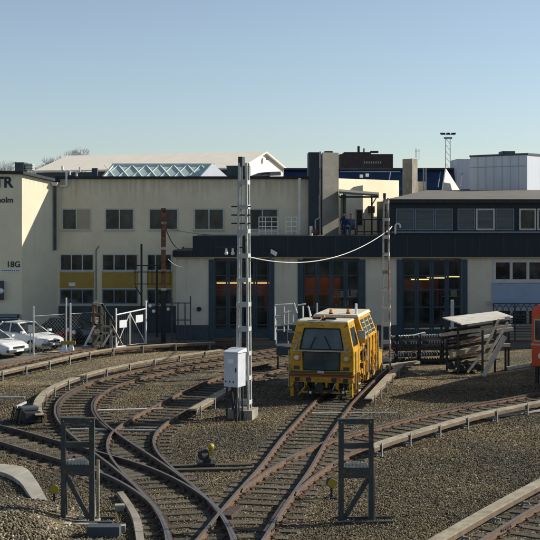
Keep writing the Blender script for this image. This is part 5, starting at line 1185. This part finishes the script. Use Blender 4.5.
# gate with signs
b = at(116, 350); e = at(146, 346.5)
gt_ = thing('mesh_gate', 'white framed gate with bracing and two small signs right of the wooden stand', 'gate', ((b[0]+e[0])/2, (b[1]+e[1])/2, 0))
def gp(t, z): return (b[0]+(e[0]-b[0])*t, b[1]+(e[1]-b[1])*t, z)
for t, zt_ in ((0, 2.2), (.45, 1.95), (1, 2.45)): o = MB(); o.tube(gp(t, 0), gp(t, zt_), .05 if t != .45 else .035); o.build('post', 'white', gt_, world=True)
for za_, zb2_ in ((1.85, 2.05), (.15, .18)): o = MB(); o.tube(gp(0, za_), gp(1, zb2_), .04); o.build('rail', 'white', gt_, world=True)
for g1, g2_ in ((gp(.45, 1.9), gp(.98, .2)), (gp(.02, .2), gp(.43, 1.8))): o = MB(); o.tube(g1, g2_, .028); o.build('brace', 'white', gt_, world=True)
for t, z in ((.12, 1.15), (.66, 1.35)):
    q = MB(); a_, c_ = gp(t, z), gp(t+.24, z); q.prism([(a_[0], a_[1]-.06, z-.0), (c_[0], c_[1]-.06, z), (c_[0], c_[1]-.06, z+.4), (a_[0], a_[1]-.06, z+.4)], (0, .02, 0)); q.build('sign', 'signwhite', gt_, world=True)
q = MB()
for k in range(14): t = .03+k*.07; q.bar(gp(t, .2), gp(t, 1.95), .008)
q.build('wire_mesh', 'galv', gt_, world=True)
# fence behind: grey, near rusty pole
b = at(171, 344); e = at(190, 343)
g2 = thing('steel_gate', 'blue grey steel gate against the pale shed wall right of the rusty pole', 'gate', ((b[0]+e[0])/2, b[1], 0))
for px, tp in ((172, 298), (178, 303), (185, 303), (190.5, 296)): o = MB(); D = b[1]; o.tube((X(px, D), D, 0), (X(px, D), D, Z(tp, D)), .035); o.build('post', 'plinth', g2, world=True)
for py in (303, 320, 338): o = MB(); o.tube((X(172, D), D, Z(py, D)), (X(190.5, D), D, Z(py, D)), .03); o.build('rail', 'plinth', g2, world=True)
# wooden stand (stepped, braced)
b = at(104, 350.5); D = b[1]
ws = thing('timber_stand', 'weathered timber stand with sloping braces beside the fence gate', 'stand', b)
def T(px, py, dd=0): q = atd(px, py, D+dd); return (q[0], q[1], max(0, q[2]))
for seg, m_ in ((((93.5, 303), (93.5, 350)), 'boardside'), (((102, 304), (102, 350.5)), 'board'), (((111, 316), (111, 350)), 'board'), (((93, 303.5), (103, 304.5)), 'board'), (((93, 314), (102, 314)), 'boardside'), (((93, 324), (102, 325)), 'boardside'), (((93, 334), (110, 333)), 'board'), (((102, 304), (115, 324)), 'dark'), (((111, 324), (122, 345)), 'board'), (((101, 349), (112, 330)), 'whitewood'), (((93, 345), (102, 332)), 'board'), (((85, 345), (97, 321)), 'white'), (((102, 326), (113, 327)), 'board')):
    o = MB(); o.bar(T(*seg[0]), T(*seg[1]), .14, .10); o.build('beam', m_, ws, world=True)
for seg in (((96, 303), (96, 346)), ((104.5, 304), (104.5, 346)), ((96, 314), (104, 315)), ((96, 325), (104, 326))):
    o = MB(); o.bar(T(*seg[0], 1.1), T(*seg[1], 1.1), .12, .1); o.build('back_beam', 'boardside', ws, world=True)
for px, pz in ((96, .95), (95, 1.6), (98, .3)): o = MB(); q = T(px, 330, .3); o.obox((q[0], q[1], pz), (.35, .3, .22), .4); o.build('block', 'board', ws, world=True)
o = MB(); q = at(90, 351); o.obox((q[0], q[1]+.4, .12), (.9, .25, .22), 0); tag(o.build('concrete_kerb_block', 'concrete'), 'low pale concrete block left of the timber stand', 'block')

# ------------------------------------------------------------ steel stock rack and covered timber rack
b = at(425, 364); D = b[1]
sr = thing('cable_ladder_stack', 'stack of dark perforated steel ladders right of the faded red mast', 'steel stack', b)
def B2(px, py, dd=0): return atd(px, py, D+dd)
for lay in range(5):
    py = 338+lay*6.0
    for dd in (0, .9):
        o = MB(); o.bar(B2(391+lay, py, dd), B2(462, py-2.5, dd), .06, .14); o.build('side_rail', 'gantry', sr, world=True)
    for k in range(26):
        px = 393+k*2.6
        if px > 460: break
        o = MB(); a_ = B2(px, py-.02*(px-391)-1, -.06); o.obox(a_, (.05, .05, .12), 0); c_ = B2(px, py-.03*(px-391), 0); o.bar((c_[0], D, c_[2]+.02), (c_[0], D+.9, c_[2]+.02), .04)
        if lay in (0, 1, 3) and random.random() < .75: o.build('rung', 'galvpaint', sr, world=True)
        else: o.build('rung', 'gantry', sr, world=True)
    if lay == 4: break
for px in (397, 420, 443, 460):
    for dd in (0, .9): o = MB(); o.bar((B2(px, 360)[0], D+dd, 0), B2(px, 334, dd), .09); o.build('upright', 'dark', sr, world=True)
def plank(p, q, w_, t, m, label, name='plank', grp=None):
    o = MB(); o.bar(p, q, w_, t); return tag(o.build(name, m), label, 'plank', grp)
plank(B2(393, 337.3, .3), B2(411.5, 336, .3), .3, .09, 'whitewood', 'pale plank lying on the left end of the steel ladder stack')
plank(B2(412.5, 336.2, .3), B2(425.5, 333, .3), .3, .10, 'whitewood', 'pale plank lying on the middle of the steel ladder stack')
bp_ = at(440.7, 350); o = MB(); o.bar((bp_[0]+.1, 60, 0), (bp_[0]+.1, 60, Z(300, 60)), .15, .15); tag(o.build('marker_post', 'box'), 'pale lilac post standing in front of the right shed door', 'post')
# covered rack
c = Vector((9.55, 54.6, 0)); d_ = Vector((.68, .73, 0)); p_ = Vector((.73, -.68, 0))
cr = thing('covered_timber_rack', 'rack of weathered timbers under a white sheet roof with white stair stringers', 'rack', tuple(c))
def Q(a, b_, z): v_ = c+d_*a+p_*b_; return (v_.x, v_.y, z)
rf = [atd(442.5, 318.5, 54.6), atd(461.5, 325, 52.2), atd(513, 317.5, 55.2), atd(497, 312, 57.5)]
M['sheet'] = mat('worn_white_sheet', (.60, .57, .50), (.44, .41, .35), scale=1.6, rough=.75, rust=(.28, .22, .15), rust_amt=.62, rscale=3)
o = MB(); o.prism(rf, (0, 0, .05)); o.build('roof', 'sheet', cr, world=True)
def RQ(px, py, DD): q = atd(px, py, DD); return (q[0], q[1], max(0, q[2]))
for px, py0, py1, DD in ((482.5, 376.5, 330, 53.4), (495, 374, 318, 54.5), (505.5, 372, 318, 55.4), (508.5, 369, 318, 56.2), (458, 370, 326, 54.2), (447, 366, 321, 55.5)):
    o = MB(); o.bar((X(px, DD), DD, 0), RQ(px, py1, DD), .09); o.build('post', 'gantry', cr, world=True)
for (a, b_, DD, m_, w_) in (((499, 319), (482.5, 353), 54, 'whitewood', .10), ((482.5, 353), (467.5, 372.5), 53.8, 'whitewood', .10), ((508, 322), (485, 360), 53.6, 'whitewood', .10), ((505, 336), (483, 376), 53.4, 'whitewood', .2)):
    o = MB(); o.bar(RQ(*a, DD), RQ(*b_, DD), w_*.8, w_); o.build('stringer', m_, cr, world=True)
for (a, b_) in (((496, 319), (510, 318)), ((497, 331), (513, 329)), ((500, 345), (510, 345))):
    o = MB(); o.bar(RQ(*a, 54.8), RQ(*b_, 54.8), .12, .16); o.build('tread', 'whitewood', cr, world=True)
tim = [((440, 335), (511, 326), 54.7, .16, 'whitewood'), ((446, 341), (500, 334), 55, .14, 'rust'), ((462, 342), (492, 335), 54.2, .14, 'rustpink'), ((452, 347), (505, 339), 55.2, .14, 'boardside'), ((451, 354.5), (480, 347), 53.9, .26, 'board'), ((455, 358), (505, 345), 55, .18, 'boardside'), ((468, 350), (500, 343), 54.6, .14, 'board'), ((447, 361), (480, 356), 54.6, .12, 'dark'), ((452, 367), (482, 362), 54.5, .12, 'boardside'), ((448, 371), (482, 367.5), 54.2, .10, 'board'), ((444, 331), (480, 327), 55.2, .10, 'dark'), ((452, 329.5), (505, 322), 55.4, .08, 'boardside')]
for i, (a, b_, DD, t, m_) in enumerate(tim):
    q = MB(); q.bar(RQ(*a, DD), RQ(*b_, DD+.8), t, t*.8)
    tag(q.build('timber_beam', m_), ['long pale beam, topmost under the white rack roof', 'long rusty bar second from the top in the covered rack', 'faded red bar right of the rusty one in the covered rack', 'brown beam below the rusty bars in the covered rack', 'thick short tan log end sticking out left of the covered rack', 'brown beam behind the thick tan log', 'tan board between the stair stringers', 'dark bar low in the covered rack', 'brown bar above the lowest board of the rack', 'lowest pale board in the covered rack', 'thin dark bar just under the left of the rack roof', 'thin brown bar just under the right of the rack roof'][i], 'beam', 'timbers and bars in the covered rack')
random.seed(5)
for i in range(9):
    px0 = random.uniform(443, 466); py0 = 333+i*3.9; L_ = random.uniform(26, 46); DD = 54.3+random.uniform(0, 1.4)
    q = MB(); t = random.uniform(.06, .12); q.bar(RQ(px0, py0+random.uniform(-1, 1), DD), RQ(px0+L_, py0-L_*.14, DD+.8), t, t*.8)
    q.build('stacked_bar', random.choice(['dark', 'rust', 'boardside', 'board', 'whitewood', 'gantry', 'dark']), cr, world=True)
for k in range(4):
    o = MB(); a_ = RQ(452+k*9, 360, 54.4); o.tube((a_[0], a_[1], .25), (a_[0]+.05, a_[1]+1.2, .3), .16, n=14); o.build('pipe_end', 'dark', cr, world=True)
o = MB(); o.bar(RQ(506, 369.5, 55.5), RQ(529, 367.5, 57), .16, .22); tag(o.build('concrete_beam', 'whitewood'), 'pale beam on the ground between the covered rack and the orange railcar', 'beam')
o = MB(); o.bar(RQ(470, 378, 52.9), RQ(531, 371, 56), .3, .08); tag(o.build('edge_beam', 'board'), 'long low kerb timber in front of the covered rack', 'beam')
o = MB(); o.prism([at(466, 417.6, .05), at(486, 419, .05), at(545, 411, .05), at(545, 409.3, .05)], (0, 0, .05)); tag(o.build('ground_plate', 'concrete'), 'pale plank lying beside the board cover at the right edge', 'plank')
# low timber near the ladder stack
o = MB(); o.bar(at(381, 366.5, .25), at(418, 362, .25), .28, .12); tag(o.build('ground_beam', 'board'), 'pale board lying in front of the steel ladder stack', 'beam')

# ------------------------------------------------------------ orange railcar at the right edge
hd = math.radians(-37); dd_ = Vector((math.sin(-hd), math.cos(-hd), 0)); rr_ = Vector((math.cos(-hd), -math.sin(-hd), 0))
fl_ = Vector((X(531.5, 49.4), 49.4, 0)); cen = fl_+rr_*1.3
oc = thing('orange_railcar', 'orange railcar end at the right edge of the photo', 'railcar', (cen.x, cen.y, 0), hd)
W = 1.3; Lc = 14
o = MB(); pr = [(-W, 1.0), (-W, 3.2), (-W+.08, 3.42), (-W+.3, 3.54), (W-.3, 3.54), (W-.08, 3.42), (W, 3.2), (W, 1.0)]
o.prism([(x, 0, z) for x, z in pr], (0, Lc, 0)); bo = o.build('body', 'orange', oc, bevel=.03)
for s in (-1, 1):
    o = MB(); o.box(s*.72-.46, s*.72+.46, -.03, -.004, 2.02, 2.95); fq = o.build('window', 'blind', oc); o = MB(); o.box(s*.72-.40, s*.72+.40, -.045, -.032, 2.08, 2.89); o.build('pane', 'pane', fq)
    o = MB(); o.tube((s*.85, -.08, 1.45), (s*.85, -.004, 1.45), .13, n=18); o.build('headlight', 'silver', oc)
    for k in range(9):
        o = MB(); y = .8+k*1.45; o.box(s*(W+.015)-.01, s*(W+.015)+.01, y, y+1.05, 1.95, 2.75); o.build('side_window', 'pane', oc)
o = MB(); o.box(-W-.02, W+.02, -.02, 0-.003, 1.86, 1.93); o.build('waist_trim', 'blind', oc)
o = MB(); o.box(-1.0, 1.0, .1, Lc-.1, .62, 1.0); o.build('underframe', 'dark', oc)
for y in (.9, 2.7, 11.2, 13.0):
    for s in (-1, 1): o = MB(); o.tube((s*.68, y, .63), (s*.80, y, .63), .42, n=24); o.build('wheel', 'raildark', oc)
o = MB(); o.box(-.25, .25, -.35, .1, .7, .95); o.build('coupler', 'dark', oc)
for s in (-1, 1): o = MB(); o.box(s*1.1-.06, s*1.1+.06, .05, .15, .3, 1.0); o.build('step_iron', 'dark', oc)

# ------------------------------------------------------------ two workers sitting on the terrace edge
def person(loc, rz, label, top, seed, lean=0.0):
    r = thing('person', label, 'person', loc, rz); random.seed(seed)
    # seated skeleton, facing -Y: pelvis, spine, neck, head; thighs forward, shins down
    J = {'pel': (0, 0, .50), 'sp': (0, .02, .72), 'ch': (0, -.01-lean, .95), 'nk': (0, -.03-lean, 1.10), 'hd': (0, -.05-lean, 1.17),
         'hl': (-.10, 0, .48), 'kl': (-.15, -.42, .50), 'al': (-.15, -.40, .10), 'fl': (-.16, -.56, .05), 'hr': (.10, 0, .48), 'kr': (.16, -.42, .50), 'ar': (.17, -.38, .10), 'fr': (.18, -.54, .05),
         'sl': (-.19, 0-lean, 1.02), 'el': (-.25, -.10-lean, .76), 'wl': (-.17, -.32, .62), 'sr': (.19, -lean, 1.02), 'er': (.25, -.10-lean, .76), 'wr': (.15, -.33, .62)}
    R = {'pel': .145, 'sp': .14, 'ch': .16, 'nk': .058, 'hd': .06, 'hl': .10, 'kl': .07, 'al': .045, 'fl': .04, 'hr': .10, 'kr': .07, 'ar': .045, 'fr': .04, 'sl': .075, 'el': .05, 'wl': .036, 'sr': .075, 'er': .05, 'wr': .036}
    E = [('pel', 'sp'), ('sp', 'ch'), ('ch', 'nk'), ('nk', 'hd'), ('pel', 'hl'), ('hl', 'kl'), ('kl', 'al'), ('al', 'fl'), ('pel', 'hr'), ('hr', 'kr'), ('kr', 'ar'), ('ar', 'fr'), ('ch', 'sl'), ('sl', 'el'), ('el', 'wl'), ('ch', 'sr'), ('sr', 'er'), ('er', 'wr')]
    ks = list(J); me = bpy.data.meshes.new('body'); me.from_pydata([J[k] for k in ks], [(ks.index(a), ks.index(b)) for a, b in E], [])
    o = bpy.data.objects.new('body', me); COL.objects.link(o); o.parent = r
    sk_ = o.modifiers.new('skin', 'SKIN')
    for i, k in enumerate(ks): v_ = me.skin_vertices[0].data[i]; v_.radius = (R[k], R[k]); v_.use_root = (k == 'pel')
    sb = o.modifiers.new('sub', 'SUBSURF'); sb.levels = 2; sb.render_levels = 2; me.materials.append(M[top])
    h = MB(); h.ball((0, -.05-lean, 1.27), .105, 16, 12, (.82, .95, 1.15)); h.ball((0, -.15-lean, 1.26), .018, 8, 6, (.8, 1.2, 1.4)); h.ball((-.088, -.04-lean, 1.26), .022, 8, 6, (.5, 1, 1.4)); h.ball((.088, -.04-lean, 1.26), .022, 8, 6, (.5, 1, 1.4)); h.box(-.03, .03, -.152-lean, -.14-lean, 1.205, 1.212); h.build('head', 'skin', r, smooth=True)
    h = MB(); h.ball((0, -.035-lean, 1.31), .108, 16, 10, (.86, .95, .95)); h.build('hair', 'hair', r, smooth=True)
    for s, w_ in ((-1, 'wl'), (1, 'wr')):
        h = MB(); wx, wy, wz = J[w_]; h.ball((wx-s*.01, wy-.04, wz-.01), .042, 10, 8, (.9, 1.1, .6))
        for k in range(4): a = (wx-s*.01+(-.03+.02*k), wy-.07, wz-.005); bq = (a[0], a[1]-.035, a[2]-.015); h.tube(a, bq, .0095, n=6); h.tube(bq, (bq[0], bq[1]-.015, bq[2]-.03+.004*k), .009, .007, n=6)
        h.tube((wx-s*.04, wy-.03, wz), (wx-s*.06, wy-.065, wz-.015), .011, .009, n=6); h.build('hand', 'skin', r)
    return r
zf = Z(238, DF)+.1
person((X(344.5, 70.0), 70.1, zf-.04), .25, 'person in dark blue work clothes sitting left on the roof terrace', 'overall', 1)
p2_ = person((X(352, 70.0), 70.05, zf-.04), -.75, 'person in lighter blue work clothes sitting on the roof terrace nearer the railing', 'overall_light', 2, .05)
o = MB(); x0, x1 = X(340, 70.2), X(357, 70.2); o.box(x0, x1, 69.95, 70.4, zf+.36, zf+.42)
for x in (x0+.1, x1-.1): o.box(x-.03, x+.03, 70.0, 70.35, zf, zf+.36)
tag(o.build('bench', 'boardside'), 'plain bench on the roof terrace under the two people', 'bench')

p2_.scale = (.95, .95, .93)
# ------------------------------------------------------------ small wall fittings and yard oddments
D = DM-.003
o = MB(); o.box(X(69, D), X(75.5, D), D-.07, D-.045, Z(286, D), Z(282.5, D)); tag(o.build('wall_notice', 'signwhite'), 'small white notice on the left ochre panel of the office', 'notice')
o = MB(); o.tube((X(199, DF), DF-.12, Z(309, DF)), (X(199, DF), DF-.004, Z(309, DF)), .13, n=16); tag(o.build('round_vent', 'dark'), 'small round dark vent on the pale wall left of the left shed door', 'vent')
o = MB(); o.box(X(487, DF), X(489, DF), DF-.10, DF-.004, Z(305, DF), Z(301, DF)); tag(o.build('wall_switch_box', 'galvpaint'), 'small grey box on the pale wall right of the right shed door', 'box')
sk = thing('blue_skip', 'low dark blue container behind the parked cars at the left edge', 'container', (X(8, 69), 69, 0))
o = MB(); xa, xb = X(-6, 69), X(18, 69); o.hexa([(xa+.2, 68.6, .25), (xb-.2, 68.6, .25), (xb-.2, 69.4, .25), (xa+.2, 69.4, .25)], [(xa, 68.5, 1.35), (xb, 68.5, 1.35), (xb, 69.5, 1.35), (xa, 69.5, 1.35)]); o.build('tub', 'lightblue' if False else 'navyroof', sk, world=True)
o = MB(); o.box(xa-.04, xb+.04, 68.46, 68.495, 1.27, 1.37); o.build('lip', 'frameblue', sk, world=True)
o = MB(); a = X(.5, 70.3); 
el = thing('entrance_lamp', 'pale lamp unit on the front of the lettered block at the left edge', 'lamp', (a, 69.4, Z(290, 69.4)))
o.box(X(-3, 69.3), X(3, 69.3), 69.25, 69.54, Z(300, 69.3), Z(281, 69.3)); o.build('housing', 'plinth', el, world=True)
o = MB(); o.ball((X(1, 69.2), 69.2, Z(291, 69.2)), .16, 12, 8); o.build('globe', 'signwhite', el, world=True)
# cables along the office wall
for (q, lab) in ((((96, 300), (96, 250), (99, 246)), 'thin dark cable running up the office wall between the ochre panels'),):
    o = MB(); o.path([atd(a_, b_, DM-.03) for a_, b_ in q], .022, 6); tag(o.build('wall_cable', 'slate'), lab, 'cable')
# dry grass tufts
M['drygrass'] = mat('dry_grass', (.34, .29, .07), (.20, .18, .06), scale=9, rough=.9)
random.seed(44); o = MB()
for (px, py, n_) in ((239, 429, 26), (244, 427, 20), (271, 431, 30), (263, 433, 18), (240, 444, 14), (276, 430, 14), (70, 486, 12), (352, 436, 18), (358, 437, 14), (455, 452, 12), (414, 488, 14), (392, 513, 16), (470, 470, 10), (150, 400, 10), (196, 445, 8), (30, 455, 14)):
    c_ = at(px, py)
    for k in range(n_):
        x, y = c_[0]+random.gauss(0, .16), c_[1]+random.gauss(0, .16); a = random.uniform(0, 6.28); h_ = random.uniform(.05, .13); w_ = .012
        o.add([(x-w_*math.cos(a), y-w_*math.sin(a), 0), (x+w_*math.cos(a), y+w_*math.sin(a), 0), (x+random.gauss(0, .04), y+random.gauss(0, .04), h_)], [(0, 1, 2)])
tag(o.build('dry_grass', 'drygrass'), 'sparse yellowish grass tufts in the gravel', 'grass', kind='stuff')
# marks on the cabinet and bolts on the frames
o = MB(); o.box(-.12, .12, -.273, -.2655, 2.05, 2.2); o.build('label_plate', 'signwhite', cb); 
o = MB(); o.bar((.2, -.28, 1.75), (.2, -.28, 1.9), .025); o.build('handle', 'dark', cb)
